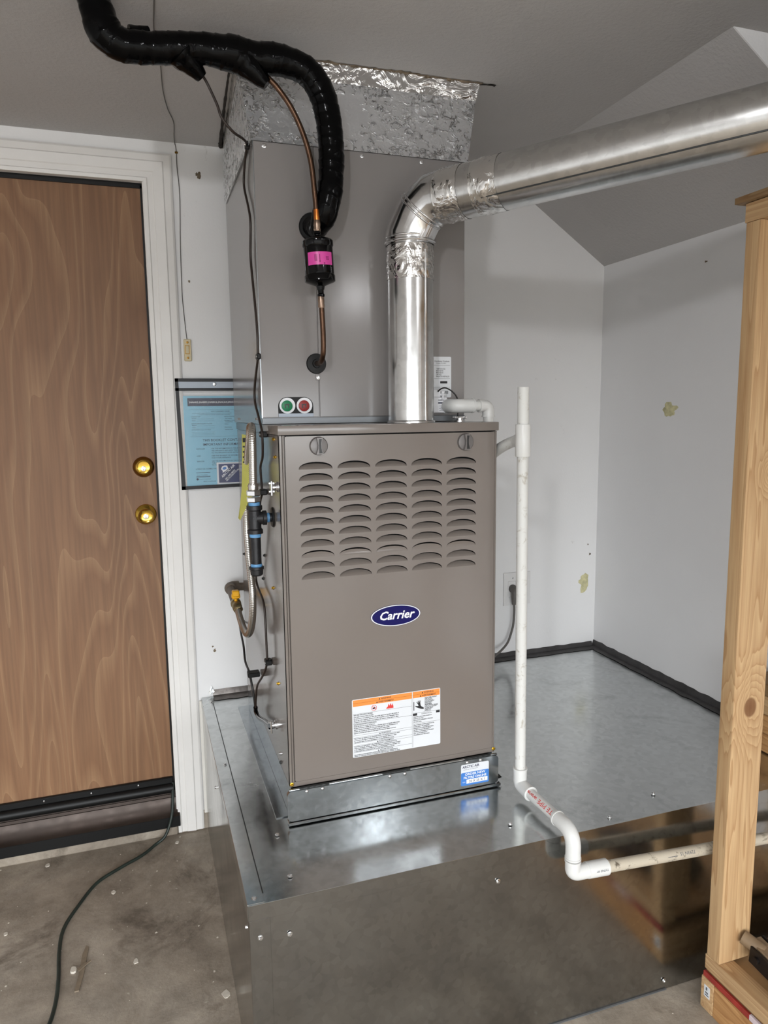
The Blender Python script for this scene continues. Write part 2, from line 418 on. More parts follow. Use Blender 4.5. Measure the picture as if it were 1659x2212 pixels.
SL = lambda x: Plane((x, 0, 0), (0, -1, 0), (0, 0, 1))     # left-facing plane at x (u = -y, v = z)
TP = lambda z: Plane((0, 0, z), (1, 0, 0), (0, 1, 0))
SCREWS = {}
def screw(parent, p, n, r=0.005, mat='zinc', name='screw'):
    """hex-washer sheet-metal screw head"""
    key = (round(r, 4), mat, tuple(round(x, 2) for x in V(n)), name)
    if key in SCREWS: return clone(SCREWS[key], parent, p)
    bm = B(); lathe(bm, [(r, 0), (r, r * 0.18), (r * 0.72, r * 0.26)], (0, 0, 0), n, 14)
    lathe(bm, [(r * 0.66, r * 0.2), (r * 0.66, r * 0.8), (r * 0.5, r * 0.95)], (0, 0, 0), n, 6)
    o = obj(name, bm, mat, None, 30); o.parent = parent; o.location = V(p) - wloc(parent); SCREWS[key] = o; return o

# ================================================================== ROOM SHELL
XR, YB, ZC = 1.434, 0.864, 2.276
XL, YF = -3.3, -3.5
def struct(name, bm, mat, label, cat, smooth=None):
    o = obj(name, bm, mat, None, smooth); return tag(o, label, cat, None, 'structure')
bm = B(); box(bm, (XL - 0.15, YF - 0.2, -0.12), (XR + 0.15, YB + 0.3, 0.0))
floor = struct('floor', bm, 'concrete', 'stained brown-grey concrete garage floor with scattered paint specks', 'floor')
bm = B(); box(bm, (-18, YF - 26, -0.14), (16, YF - 0.2, -0.02)); struct('floor_driveway', bm, 'driveway', 'grey asphalt driveway outside the open garage doorway', 'driveway')
DX0, DX1, DZ0, DZ1 = -1.085, -0.2285, 0.035, 2.168      # rough door opening
bm = B()
box(bm, (XL, YB, 0.0), (DX0, YB + 0.14, ZC + 0.1)); box(bm, (DX1, YB, 0.068), (XR + 0.14, YB + 0.14, ZC + 0.1)); box(bm, (DX0, YB, DZ1), (DX1, YB + 0.14, ZC + 0.1))
wall_back = struct('wall_back', bm, 'wall_paint', 'scuffed white plaster wall behind the furnace and the wooden door', 'wall')
bm = B(); box(bm, (XR, YF, 0), (XR + 0.14, YB, ZC + 0.1))
wall_right = struct('wall_right', bm, 'wall_side_paint', 'plain white side wall beyond the metal platform, right of the corner', 'wall')
bm = B(); box(bm, (XL - 0.14, YF, 0), (XL, YB + 0.14, ZC + 0.1)); struct('wall_left', bm, 'wall_side_paint', 'white garage wall far to the left of the door', 'wall')
bm = B(); box(bm, (XL, YF - 0.14, 0), (-2.75, YF, ZC + 0.1)); box(bm, (1.15, YF - 0.14, 0), (XR + 0.14, YF, ZC + 0.1)); box(bm, (-2.75, YF - 0.14, 1.56), (1.15, YF, ZC + 0.1))
struct('wall_front', bm, 'wall_side_paint', 'garage wall around the open vehicle doorway behind the viewer', 'wall')
bm = B(); box(bm, (XL - 0.14, YF - 0.14, ZC), (XR + 0.14, YB + 0.14, ZC + 0.12))
ceiling = struct('ceiling', bm, 'ceiling_texture', 'grey textured plaster ceiling above the furnace', 'ceiling')
# sloped soffit along the right wall, ending in a triangular face
bm = B(); tri = [(1.0, ZC), (XR, 1.985), (XR, ZC)]
A_ = [bm.verts.new((x, -0.2, z)) for x, z in tri]; Bv = [bm.verts.new((x, YB, z)) for x, z in tri]
bm.faces.new(A_); bm.faces.new(list(reversed(Bv)))
for i in range(3): bm.faces.new((A_[(i + 1) % 3], A_[i], Bv[i], Bv[(i + 1) % 3]))
bmesh.ops.recalc_face_normals(bm, faces=bm.faces)
sof = struct('ceiling_soffit', bm, 'ceiling_texture', 'sloped plaster soffit where the ceiling meets the right wall', 'soffit')
bm = B(); Pe = FR(-0.2); slab(bm, Pe, [(1.001, ZC - 0.0003), (XR, 1.9852), (XR, ZC - 0.0003)], 0.0002, 0.004); bmesh.ops.recalc_face_normals(bm, faces=bm.faces); obj('bright_end_face', bm, 'wall_paint', sof)  # paler paint on this face stands for the daylight falling on it
bm = B(); box(bm, (XL, 0.852, 0.0), (-0.2385, YB + 0.2, 0.034), 0.004); box(bm, (-0.2385, 0.858, 0.0), (XR, YB + 0.1, 0.068), 0.003)
struct('trim_1', bm, 'concrete', 'low raw concrete kerb under the door threshold and wall', 'kerb')
# door casing (three moulded boards)
def casing(bm, a0, a1, z0, z1, vertical, inner_hi):
    P = FR(YB); wd = 0.088
    prof = [(0, 0.010), (0.012, 0.014), (0.016, 0.011), (0.030, 0.012), (0.055, 0.016), (0.070, 0.018), (0.076, 0.014), (0.086, 0.013), (0.088, 0.0)]
    return prof
cas = root('trim_2', (DX1 - 0.0, YB, 0), 'white painted moulded casing around the plywood door', 'door casing', kind='structure')
prof = [(0.0, 0.0), (0.0, 0.010), (0.010, 0.012), (0.013, 0.009), (0.028, 0.010), (0.031, 0.013), (0.058, 0.016), (0.062, 0.013), (0.080, 0.013), (0.086, 0.010), (0.086, 0.0)]
def sweep(bm, prof, path):
    """prof (w, d) swept along path of (inner pt x,z , outward dir x,z)"""
    rows = []
    for (x, z), (ox, oz) in path:
        rows.append([bm.verts.new((x + ox * w_, YB - d_, z + oz * w_)) for w_, d_ in prof])
    for a, b in zip(rows, rows[1:]):
        for i in range(len(prof) - 1): bm.faces.new((a[i], a[i + 1], b[i + 1], b[i]))
    bm.faces.new(rows[0]); bm.faces.new(list(reversed(rows[-1]))); bmesh.ops.recalc_face_normals(bm, faces=bm.faces)
bm = B(); sweep(bm, prof, [((DX1 - 0.008, 0.006), (1, 0)), ((DX1 - 0.008, 2.152), (1, 1))]); obj('casing_board', bm, 'white_trim', cas, 20)
bm = B(); sweep(bm, prof, [((DX1 - 0.008, 2.152), (1, 1)), ((DX0 + 0.008, 2.152), (-1, 1))]); obj('casing_board', bm, 'white_trim', cas, 20)
bm = B(); sweep(bm, prof, [((DX0 + 0.008, 2.152), (-1, 1)), ((DX0 + 0.008, 0.006), (-1, 0))]); obj('casing_board', bm, 'white_trim', cas, 20)
bb = root('baseboard_back', (-0.12, YB, 0.06), 'narrow white baseboard strips between door casing and metal platform', 'baseboard', kind='structure')
for i, (x0, x1, z0) in enumerate([(-0.147, -0.117, 0.060), (-0.116, -0.090, 0.064)]):
    bm = B(); box(bm, (x0, YB - 0.010, z0), (x1, YB, 0.47), 0.002); obj('board', bm, 'dirty_trim', bb)

# ------------------------------------------------------------------ door
door = root('door_1', (-0.655, 0.905, 0.036), 'unpainted plywood slab door with brass deadbolt and knob', 'door', kind='structure')
SY = 0.898
bm = B(); box(bm, (DX0 + 0.02, SY, 0.193), (-0.2440, SY + 0.04, 2.145), 0.001); obj('slab', bm, 'lauan_plywood', door)
for x0, x1, z0, z1 in ((-0.2400, DX1, 0.036, 2.168), (DX0, DX0 + 0.0115, 0.036, 2.168), (DX0, DX1, 2.156, 2.168)):
    bm = B(); box(bm, (x0, YB - 0.004, z0), (x1, YB + 0.13, z1), 0.001); obj('jamb', bm, 'white_trim', door)
bm = B(); box(bm, (-0.2462, SY - 0.006, 0.15), (-0.2400, SY + 0.05, 2.15)); box(bm, (DX0 + 0.012, SY - 0.006, 0.15), (DX0 + 0.02, SY + 0.05, 2.15)); box(bm, (DX0 + 0.012, SY - 0.006, 2.141), (-0.24, SY + 0.05, 2.156)); obj('weatherstrip', bm, 'black_rubber', door)
bm = B(); box(bm, (DX0 + 0.02, SY - 0.012, 0.172), (-0.2462, SY, 0.197), 0.002); tube(bm, [(DX0 + 0.02, SY - 0.014, 0.160), (-0.2462, SY - 0.014, 0.160)], 0.017, 12, 1, smooth=False); obj('sweep', bm, 'black_rubber', door, 40)
for x in (-0.80, -0.655, -0.51, -0.36): screw(door, (x, SY - 0.012, 0.186), (0, -1, 0), 0.0028)
bm = B()
stepprof = [(0.93, 0.036), (0.845, 0.036), (0.845, 0.074), (0.848, 0.077), (0.858, 0.086), (0.872, 0.112), (0.876, 0.128), (0.88, 0.128), (0.884, 0.136), (0.888, 0.136), (0.892, 0.144), (0.94, 0.146)]
ra = [bm.verts.new((DX0 + 0.012, y, z)) for y, z in stepprof]; rb = [bm.verts.new((-0.2300, y, z)) for y, z in stepprof]
for i in range(len(stepprof) - 1): bm.faces.new((ra[i], rb[i], rb[i + 1], ra[i + 1]))
bm.faces.new(list(reversed(ra))); bm.faces.new(rb); bmesh.ops.recalc_face_normals(bm, faces=bm.faces)
obj('threshold', bm, 'bronze_threshold', door, 25)
bm = B(); box(bm, (DX0 + 0.012, 0.8435, 0.036), (-0.2300, 0.846, 0.073)); obj('threshold_riser', bm, 'black_rubber', door)
db = None
bm = B(); lathe(bm, [(0.0335, 0), (0.0335, 0.004), (0.026, 0.016), (0.0225, 0.018)], (-0.283, SY, 1.275), (0, -1, 0), 36); db = obj('deadbolt', bm, 'brass_dull', door, 35)
bm = B(); lathe(bm, [(0.0222, 0.016), (0.0222, 0.021), (0.0195, 0.022), (0.0195, 0.020), (0.018, 0.0195)], (-0.283, SY, 1.275), (0, -1, 0), 36); obj('cylinder', bm, 'brass', db, 35)
bm = B(); lathe(bm, [(0.0085, 0.0195), (0.0085, 0.0225), (0.007, 0.023)], (-0.283, SY, 1.2705), (0, -1, 0), 20); obj('key_plug', bm, 'zinc', db, 35)
bm = B(); slab(bm, FR(SY - 0.023), rect(-0.2838, 1.266, -0.2822, 1.275), 0, 0.0004); obj('keyhole', bm, 'black_void', db)
bm = B(); lathe(bm, [(0.0335, 0), (0.0335, 0.003), (0.031, 0.006), (0.020, 0.011), (0.0145, 0.014), (0.013, 0.028), (0.016, 0.034), (0.0225, 0.042), (0.0245, 0.050), (0.0235, 0.056), (0.0205, 0.0605), (0.0185, 0.0595), (0.010, 0.0585), (0.0085, 0.0585)], (-0.284, SY, 1.119), (0, -1, 0), 40); kn = obj('knob', bm, 'brass', door, 50)
bm = B(); lathe(bm, [(0.0085, 0.057), (0.0085, 0.0605), (0.007, 0.061)], (-0.284, SY, 1.119), (0, -1, 0), 20); obj('key_plug', bm, 'zinc', kn, 35)
bm = B(); slab(bm, FR(SY - 0.0612), rect(-0.2848, 1.1145, -0.2832, 1.1235), 0, 0.0004); obj('keyhole', bm, 'black_void', kn)
bm = B(); box(bm, (DX0 - 0.1, YB + 0.141, 0), (DX1 + 0.1, YB + 0.2, 2.3)); obj('stop_panel', bm, 'door_void', door)

# ================================================================== PLATFORM (return-air plenum base)
PZ, PY, PX = 0.480, -0.262, -0.139
plat = root('return_air_platform', (0.6, 0.3, 0.0), 'large boxed galvanised sheet-metal platform that carries the furnace', 'platform')
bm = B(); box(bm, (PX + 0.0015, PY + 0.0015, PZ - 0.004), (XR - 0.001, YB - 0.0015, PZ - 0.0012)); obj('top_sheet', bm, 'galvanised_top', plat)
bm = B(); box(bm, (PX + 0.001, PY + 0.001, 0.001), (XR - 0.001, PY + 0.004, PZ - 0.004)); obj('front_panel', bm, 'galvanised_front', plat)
bm = B(); box(bm, (PX + 0.001, PY + 0.004, 0.001), (PX + 0.004, YB - 0.013, PZ - 0.004)); obj('side_panel', bm, 'galvanised_front', plat)
# folded edge caps: front lip, left lip
bm = B(); box(bm, (PX, PY - 0.0012, PZ - 0.034), (XR - 0.001, PY + 0.0008, PZ), 0.0006); obj('front_edge_cap', bm, 'galvanised_front', plat)
bm = B(); box(bm, (PX, PY - 0.001, PZ - 0.0012), (XR - 0.001, PY + 0.038, PZ + 0.0002), 0.0003); obj('front_flange', bm, 'galvanised_top', plat)
bm = B(); box(bm, (PX - 0.0012, PY + 0.002, PZ - 0.034), (PX + 0.0008, YB - 0.013, PZ + 0.0006), 0.0005); box(bm, (PX - 0.001, PY + 0.002, PZ - 0.0012), (PX + 0.033, YB - 0.06, PZ + 0.0012), 0.0005); obj('side_edge_cap', bm, 'galvanised_top', plat)
bm = B(); box(bm, (PX + 0.0331, PY + 0.03, PZ - 0.0011), (PX + 0.0352, YB - 0.06, PZ + 0.0006)); obj('seam', bm, 'seam_dark', plat)
bm = B(); box(bm, (PX + 0.001, PY - 0.0006, 0.0), (PX + 0.043, PY + 0.001, PZ - 0.034), 0.0004); obj('corner_strip', bm, 'galvanised_front', plat)
bm = B(); box(bm, (0.2, PY - 0.003, 0.0004), (0.885, PY + 0.001, 0.0022)); obj('bottom_hem', bm, 'zinc_rail', plat)
bm = B(); box(bm, (-0.030, 0.03, PZ - 0.001), (0.02, 0.735, PZ + 0.0012)); obj('tape_strip', bm, 'galvanised_rack', plat)
for p in [(-0.116, 0.343), (-0.040, -0.039), (-0.042, -0.197), (-0.124, -0.243), (-0.110, 0.800), (0.484, -0.182), (0.719, -0.237), (0.887, -0.184)]:
    screw(plat, (p[0], p[1], PZ + 0.0005), (0, 0, 1), 0.0055)
for p in [(-0.117, 0.407), (-0.058, 0.400), (0.411, 0.406), (0.877, 0.027)]: screw(plat, (p[0], PY - 0.0005, p[1]), (0, -1, 0), 0.0055)
screw(plat, (PX - 0.001, PY + 0.012, 0.428), (-1, 0, 0), 0.0055); screw(plat, (PX - 0.001, 0.38, 0.40), (-1, 0, 0), 0.005)
# mastic sealing where sheet meets walls
def mastic(bm, pts, w0, h0, up, outv, seed):
    random.seed(seed); rows = []
    P = resample(pts, 0.012, 4)
    for i, p in enumerate(P):
        k = 1 + 0.16 * noise.noise(V((i * 0.23, seed, 0))) + 0.05 * random.uniform(-1, 1); k2 = 1 + 0.16 * noise.noise(V((i * 0.31, seed + 5, 0)))
        rows.append([bm.verts.new(p + V(up) * h0 * k2 + V(outv) * 0.0006), bm.verts.new(p + V(up) * h0 * 0.5 + V(outv) * 0.005), bm.verts.new(p + V(up) * 0.004 + V(outv) * 0.007), bm.verts.new(p + V(outv) * w0 * 0.6 * k + V(up) * 0.003), bm.verts.new(p + V(outv) * w0 * k + V(up) * 0.0004)])
    for a, b in zip(rows, rows[1:]):
        for i in range(4): bm.faces.new((a[i], a[i + 1], b[i + 1], b[i]))
    bmesh.ops.recalc_face_normals(bm, faces=bm.faces)
bm = B(); mastic(bm, [(0.50, YB - 0.0005, PZ), (0.9, YB - 0.0005, PZ), (XR, YB - 0.0005, PZ)], 0.040, 0.020, (0, 0, 1), (0, -1, 0), 3); obj('mastic_seal', bm, 'mastic_black', plat, 60)
bm = B(); mastic(bm, [(XR - 0.0005, YB, PZ), (XR - 0.0005, 0.4, PZ), (XR - 0.0005, -0.20, PZ)], 0.032, 0.026, (0, 0, 1), (-1, 0, 0), 9); obj('mastic_seal', bm, 'mastic_black', plat, 60)
bm = B(); mastic(bm, [(-0.099, YB - 0.0005, PZ), (0.10, YB - 0.0005, PZ), (0.30, YB - 0.0005, PZ)], 0.045, 0.022, (0, 0, 1), (0, -1, 0), 14); obj('mastic_seal', bm, 'mastic_grey', plat, 60)
bm = B(); v_ = [bm.verts.new(p) for p in ((-0.107, 0.855, 0.488), (-0.094, 0.857, 0.496), (-0.104, 0.858, 0.520), (-0.113, 0.857, 0.494))]; bm.faces.new(v_)
bmesh.ops.solidify(bm, geom=bm.faces[:], thickness=0.002); obj('torn_tape_end', bm, 'foil_tape', plat)

# ================================================================== FILTER RACK
rack = root('filter_rack', (0.267, 0.34, PZ), 'low galvanised filter rack with hinged front door under the furnace', 'filter rack')
Z0, Z1 = PZ + 0.0015, 0.568
bm = B(); box(bm, (0.002, 0.004, Z0), (0.531, 0.715, Z1 - 0.001), 0.001); obj('body', bm, 'galvanised_rack', rack)
bm = B(); slab(bm, FR(-0.004), rect(-0.009, Z0 + 0.009, 0.540, Z1 - 0.003, 0.010), 0.0, 0.010); rd = obj('door', bm, 'galvanised_rack', rack, 30)
bm = B(); box(bm, (-0.008, -0.0175, Z0), (0.546, 0.004, Z0 + 0.0075), 0.001); obj('bottom_lip', bm, 'galvanised_rack', rack)
bm = B(); box(bm, (-0.006, -0.002, Z0 + 0.007), (0.540, 0.004, Z0 + 0.0095)); obj('gap', bm, 'black_void', rack)
bm = B(); cyl(bm, (-0.004, -0.010, Z1 - 0.001), (0.536, -0.010, Z1 - 0.001), 0.0032, 10); obj('hinge_pin', bm, 'galvanised_rack', rack, 40)
for x0 in (0.020, 0.226, 0.446):
    bm = B(); cyl(bm, (x0, -0.0105, Z1 - 0.0005), (x0 + 0.072, -0.0105, Z1 - 0.0005), 0.0042, 10)
    for k in range(5): box(bm, (x0 + 0.004 + k * 0.0145, -0.0152, Z1 - 0.002), (x0 + 0.010 + k * 0.0145, -0.0105, Z1 + 0.0015))
    obj('hinge', bm, 'seam_dark', rack, 40)
for x in (0.037, 0.075, 0.244, 0.283, 0.452, 0.489):
    bm = B(); lathe(bm, [(0.0048, 0), (0.0042, 0.0018), (0.002, 0.003)], (x, -0.0138, 0.5600), (0, -1, 0), 14); obj('rivet', bm, 'zinc', rd, 60)
bm = B(); v_ = [bm.verts.new(p) for p in ((0.541, -0.004, Z0 + 0.012), (0.561, 0.004, Z0 + 0.010), (0.541, 0.002, Z0 + 0.032))]; bm.faces.new(v_); bmesh.ops.solidify(bm, geom=bm.faces[:], thickness=0.001); obj('corner_tab', bm, 'seam_dark', rack)
# sticker
P = FR(-0.0142)
bm = B(); slab(bm, P, rect(0.4345, 0.4985, 0.5125, 0.5552, 0.004), 0, 0.0005); stk = obj('sticker', bm, 'label_white', rd, label='white and blue sticker for ordering new filters')
bm = B(); slab(bm, P, rect(0.4345, 0.4985, 0.5125, 0.5335, 0.003), 0.0005, 0.0008); obj('blue_panel', bm, 'label_blue', stk)
bm = B(); slab(bm, P, rect(0.4495, 0.5035, 0.5085, 0.5142), 0.0008, 0.0010); obj('size_box', bm, 'ink_white', stk)
bm = B(); text(bm, P, 'ARCTIC AIR', 0.4385, 0.5455, 0.0094, 0.0009, bold=0.02, sx=0.93); text(bm, P, 'HEATING AND AIR CONDITIONING', 0.441, 0.5405, 0.0026, 0.0009, sx=0.95); text(bm, P, '20 X 25 X 1', 0.479, 0.5055, 0.0092, 0.0012, 'CENTER', bold=0.008); obj('print', bm, 'ink_navy', stk)
bm = B(); text(bm, P, 'ORDER NEW', 0.4735, 0.5255, 0.0088, 0.0010, 'CENTER', bold=0.02, sx=1.1); text(bm, P, 'FILTERS ONLINE', 0.4735, 0.5165, 0.0088, 0.0010, 'CENTER', bold=0.02, sx=1.0); text(bm, P, 'SIZE:', 0.4385, 0.5068, 0.004, 0.0010); obj('print', bm, 'ink_white', stk)

# ================================================================== FURNACE
W, FZ0, FZ1, FD = 0.534, 0.569, 1.4165, 0.705
fu = root('furnace', (W / 2, FD / 2, FZ0), 'tall taupe metal gas furnace with louvered front door and blue oval badge', 'furnace')
bm = B()
box(bm, (0, 0.0, FZ0), (0.0012, FD, 1.3945)); box(bm, (W - 0.0012, 0.0, FZ0), (W, FD, 1.3945)); box(bm, (0, FD - 0.0012, FZ0), (W, FD, 1.3945)); box(bm, (0, 0.029, FZ0), (W, FD, FZ0 + 0.0012))
cab = obj('cabinet', bm, 'furnace_paint', fu)
for x0, x1 in ((0.0, 0.0062), (0.0072, 0.0112), (W - 0.0055, W)):
    bm = B(); box(bm, (x0, -0.001, FZ0), (x1, 0.012, 1.3945), 0.0012); obj('corner_post', bm, 'furnace_paint', fu)
bm = B(); box(bm, (0.0085, 0.018, FZ0 + 0.002), (W - 0.0055, 0.028, 1.394)); obj('black_backing', bm, 'black_void', fu)  # black sheet standing in for the shade behind the louvers
for x0, x1 in ((0.004, 0.0135), (W - 0.009, W - 0.002)):
    bm = B(); box(bm, (x0, 0.004, FZ0), (x1, 0.013, 1.3945)); obj('door_recess', bm, 'furnace_paint', fu)
bm = B(); box(bm, (0.0112, -0.001, FZ0), (W - 0.0055, 0.012, FZ0 + 0.0125), 0.0008); obj('bottom_rail', bm, 'furnace_paint', fu)
bm = B(); box(bm, (-0.003, -0.006, 1.3955), (W + 0.003, FD, FZ1), 0.0025, 2); obj('top_panel', bm, 'furnace_paint', fu, 40)
bm = B(); box(bm, (0.004, 0.003, 1.3935), (W - 0.002, 0.02, 1.3956)); obj('top_gap', bm, 'black_void', fu)
# front door with punched louvers
DXa, DXb, DZa, DZb, DYf = 0.0128, 0.5268, 0.583, 1.3925, -0.003
bm = B(); lw, lh = 0.039, 0.0165
cxs = [0.042 + lw + i * 0.0894 for i in range(5)]; czs = [1.3183 - j * 0.02515 for j in range(11)]
outer = rect(DXa, DZa, DXb, DZb, 0.003, 2)
def loop(pts):
    vs = [bm.verts.new((x, DYf, z)) for x, z in pts]; return [bm.edges.new((vs[i], vs[(i + 1) % len(vs)])) for i in range(len(vs))]
es = loop(outer); N = 14
def arc(cx, cz, s=1.0):
    return [(cx + lw * s * math.cos(math.pi * i / N), cz + lh * s * math.sin(math.pi * i / N) ** 0.85) for i in range(N + 1)]
for cz in czs:
    for cx in cxs: es += loop(arc(cx, cz))
bmesh.ops.triangle_fill(bm, use_beauty=True, use_dissolve=False, edges=es, normal=(0, -1, 0))
for f in bm.faces:
    if f.normal.y > 0: f.normal_flip()
# folded rim of the door
o2 = [bm.verts.new((x, DYf + 0.009, z)) for x, z in outer]; o1 = [v for v in bm.verts if v.co.y == o2[0].co.y - 0.0 and False]
bm.verts.ensure_lookup_table(); n0 = len(outer)
fv = [bm.verts[i] for i in range(n0)]
for i in range(n0): bm.faces.new((fv[i], fv[(i + 1) % n0], o2[(i + 1) % n0], o2[i]))
fd = obj('front_door', bm, 'furnace_paint', fu)
def louver_mesh(depth):
    b = B(); A = []; C = []; n = 12; top = arc(0, 0)
    rows = []
    for k in range(5):
        t = k / 4; row = []
        for i in range(N + 1):
            x, z = top[i]; s = math.sin(math.pi * i / N)
            row.append(b.verts.new((x, depth * s * (t ** 1.3) + 0.0001, z * t * 0.74)))  # tongue ends short so the black backing shows as shade along the arc
        rows.append(row)
    for a, c in zip(rows, rows[1:]):
        for i in range(N):
            if len({a[i].co.to_tuple(5), a[i + 1].co.to_tuple(5), c[i + 1].co.to_tuple(5), c[i].co.to_tuple(5)}) > 2: b.faces.new((a[i], c[i], c[i + 1], a[i + 1]))
    for i in range(N):  # small rolled lip along the straight edge
        pass
    bmesh.ops.remove_doubles(b, verts=b.verts, dist=1e-6); bmesh.ops.recalc_face_normals(b, faces=b.faces)
    for f in b.faces:
        if f.normal.y > 0: f.normal_flip()
    return b
lv = None; lf = None
for j, cz in enumerate(czs):
    for cx in cxs:
        if j == 8:
            if lf is None: lf = obj('louver', louver_mesh(0.0042), 'furnace_paint', None, 60); lf.parent = fd; lf.location = V((cx, DYf, cz)) - wloc(fd)
            else: clone(lf, fd, (cx, DYf, cz))
        else:
            if lv is None: lv = obj('louver', louver_mesh(0.0125), 'furnace_paint', None, 60); lv.parent = fd; lv.location = V((cx, DYf, cz)) - wloc(fd)
            else: clone(lv, fd, (cx, DYf, cz))
# quarter-turn latches
for cx in (0.0885, 0.4485):
    cz = 1.370
    bm = B(); lathe(bm, [(0.0208, 0), (0.0208, 0.003), (0.0190, 0.006), (0.0165, 0.0065)], (cx, DYf, cz), (0, -1, 0), 32); k_ = obj('latch', bm, 'knob_grey', fd, 40)
    Pk = FR(DYf - 0.006); b2 = B()
    poly = [(cx - 0.0085, cz - 0.0185), (cx + 0.0085, cz - 0.0185), (cx + 0.0042, cz - 0.006), (cx + 0.0036, cz + 0.004), (cx + 0.007, cz + 0.0185), (cx - 0.007, cz + 0.0185), (cx - 0.0036, cz + 0.004), (cx - 0.0042, cz - 0.006)]
    slab(b2, Pk, poly, 0, 0.009); obj('grip', b2, 'knob_grey', k_)
    b2 = B(); slab(b2, Pk, [(cx - 0.0022, cz - 0.016), (cx + 0.0055, cz - 0.016), (cx + 0.0026, cz - 0.004), (cx + 0.0024, cz + 0.006), (cx + 0.0045, cz + 0.016), (cx - 0.002, cz + 0.016)], 0.009, 0.0094); obj('slot', b2, 'knob_dark', k_)
# oval badge
P = FR(DYf); cx, cz = 0.2675, 0.961
bm = B(); slab(bm, P, ell(cx, cz, 0.0625, 0.0255), 0, 0.0016); bd = obj('badge', bm, 'ink_white', fd, label='dark blue oval maker badge')
bm = B(); slab(bm, P, ell(cx, cz, 0.0632, 0.0262), 0.0, 0.0012); obj('rim', bm, 'badge_blue', bd)
bm = B(); slab(bm, P, ell(cx, cz, 0.0598, 0.0236), 0.0012, 0.0020); obj('field', bm, 'badge_blue', bd)
bm = B(); text(bm, P, 'Carrier', cx + 0.0005, cz - 0.0082, 0.0285, 0.0024, 'CENTER', shear=0.28, bold=0.022, sx=1.02); obj('lettering', bm, 'ink_white', bd)
# warning label
bm = B(); slab(bm, P, rect(0.1545, 0.618, 0.3825, 0.764, 0.003), 0, 0.0006); wl = obj('warning_label', bm, 'label_white', fd, label='white warning label with orange heading bars')
bm = B(); slab(bm, P, rect(0.1565, 0.7465, 0.3070, 0.7625), 0.0006, 0.0008); slab(bm, P, rect(0.3095, 0.7465, 0.3810, 0.7625), 0.0006, 0.0008); obj('orange_bar', bm, 'label_orange', wl)
bm = B(); h = 0.0009
def tri(a, b, s): slab(bm, P, [(a - s, b), (a + s, b), (a, b + s * 1.7)], 0.0008, 0.0010)
def hline(a0, a1, b): slab(bm, P, rect(a0, b - 0.0002, a1, b + 0.0002), 0.0006, 0.0008)
text(bm, P, 'WARNING', 0.2270, 0.7565, 0.0054, h, bold=0.02); tri(0.2235, 0.7563, 0.0022)
text(bm, P, 'AVERTISSEMENT', 0.2205, 0.7487, 0.0054, h, bold=0.02); tri(0.2170, 0.7485, 0.0022)
text(bm, P, 'WARNING', 0.3385, 0.7565, 0.0054, h, bold=0.02); tri(0.3350, 0.7563, 0.0022)
text(bm, P, 'AVERTISSEMENT', 0.3330, 0.7487, 0.0054, h, bold=0.02, sx=0.95); tri(0.3298, 0.7485, 0.0022)
hline(0.1565, 0.3070, 0.7545); hline(0.3095, 0.381, 0.7545)
def para(lines, a, b, size, lead, sx=1.0):
    for i, s in enumerate(lines): text(bm, P, s, a, b - i * lead, size, h, sx=sx, bold=0.030)
hline(0.1565, 0.3070, 0.7275)
para(['FIRE AND EXPLOSION HAZARD', 'Can result in serious injury or death.', 'Do not store or use gasoline or other flammable vapors and liquids in the vicinity of', 'this or any other appliance. Storage of or use of gasoline or other flammable vapors', 'or liquids in the vicinity of this or any appliance can result in serious injury or death.'], 0.1580, 0.7235, 0.0040, 0.00445, 0.84)
hline(0.1565, 0.3070, 0.7035)
para(["RISQUE D'INCENDIE ET D'EXPLOSION", 'Risque de blessures graves ou de mort.', "Ne pas entreposer ni utiliser de l'essence ni d'autres vapeurs ou liquides inflammables", "dans le voisinage de cet appareil, ni de tout autre appareil. Le fait d'entreposer ou", "d'utiliser de l'essence ou d'autres liquides ou vapeurs inflammables", 'appareil ou de tout autre appareil peut causer des blessures graves ou la mort.'], 0.1580, 0.6995, 0.0040, 0.00425, 0.84)
hline(0.1565, 0.3070, 0.6735)
text(bm, P, 'WARNING', 0.2270, 0.6690, 0.0052, h, bold=0.01); tri(0.2235, 0.6690, 0.002); hline(0.1565, 0.3070, 0.6680)
para(['This product can expose you to chemicals including lead and lead components, which', 'are known to the State of California to cause cancer and birth defects or other', 'reproductive harm. For more information go to www.P65Warnings.ca.gov'], 0.1580, 0.6640, 0.0040, 0.0044, 0.84)
hline(0.1565, 0.3070, 0.6535)
text(bm, P, 'AVERTISSEMENT', 0.2210, 0.6488, 0.0052, h, bold=0.01); tri(0.2175, 0.6488, 0.002); hline(0.1565, 0.3070, 0.6478)
para(['Ce produit peut vous exposer a des agents chimiques, y compris le plomb et les', "composes de plomb, identifies par l'Etat de Californie comme pouvant causer le cancer", 'et des malformations congenitales ou autres troubles de l\'appareil reproducteur. Pour', 'de plus amples informations, priere de consulter www.P65Warnings.ca.gov'], 0.1580, 0.6442, 0.0040, 0.0040, 0.84)
hline(0.1565, 0.3070, 0.6305)
text(bm, P, 'ADVERTENCIA', 0.2230, 0.6262, 0.0052, h, bold=0.01); tri(0.2195, 0.6262, 0.002)
para(['Este producto puede exponerte a quimicos que incluyen plomo y compuestos de', 'plomo, los cuales son conocidos en el Estado de California como causantes de cancer'], 0.1580, 0.6232, 0.0040, 0.0036, 0.84)
slab(bm, P, rect(0.3070, 0.6200, 0.3073, 0.7625), 0.0006, 0.0008); slab(bm, P, rect(0.3095, 0.6200, 0.3098, 0.7625), 0.0006, 0.0008)
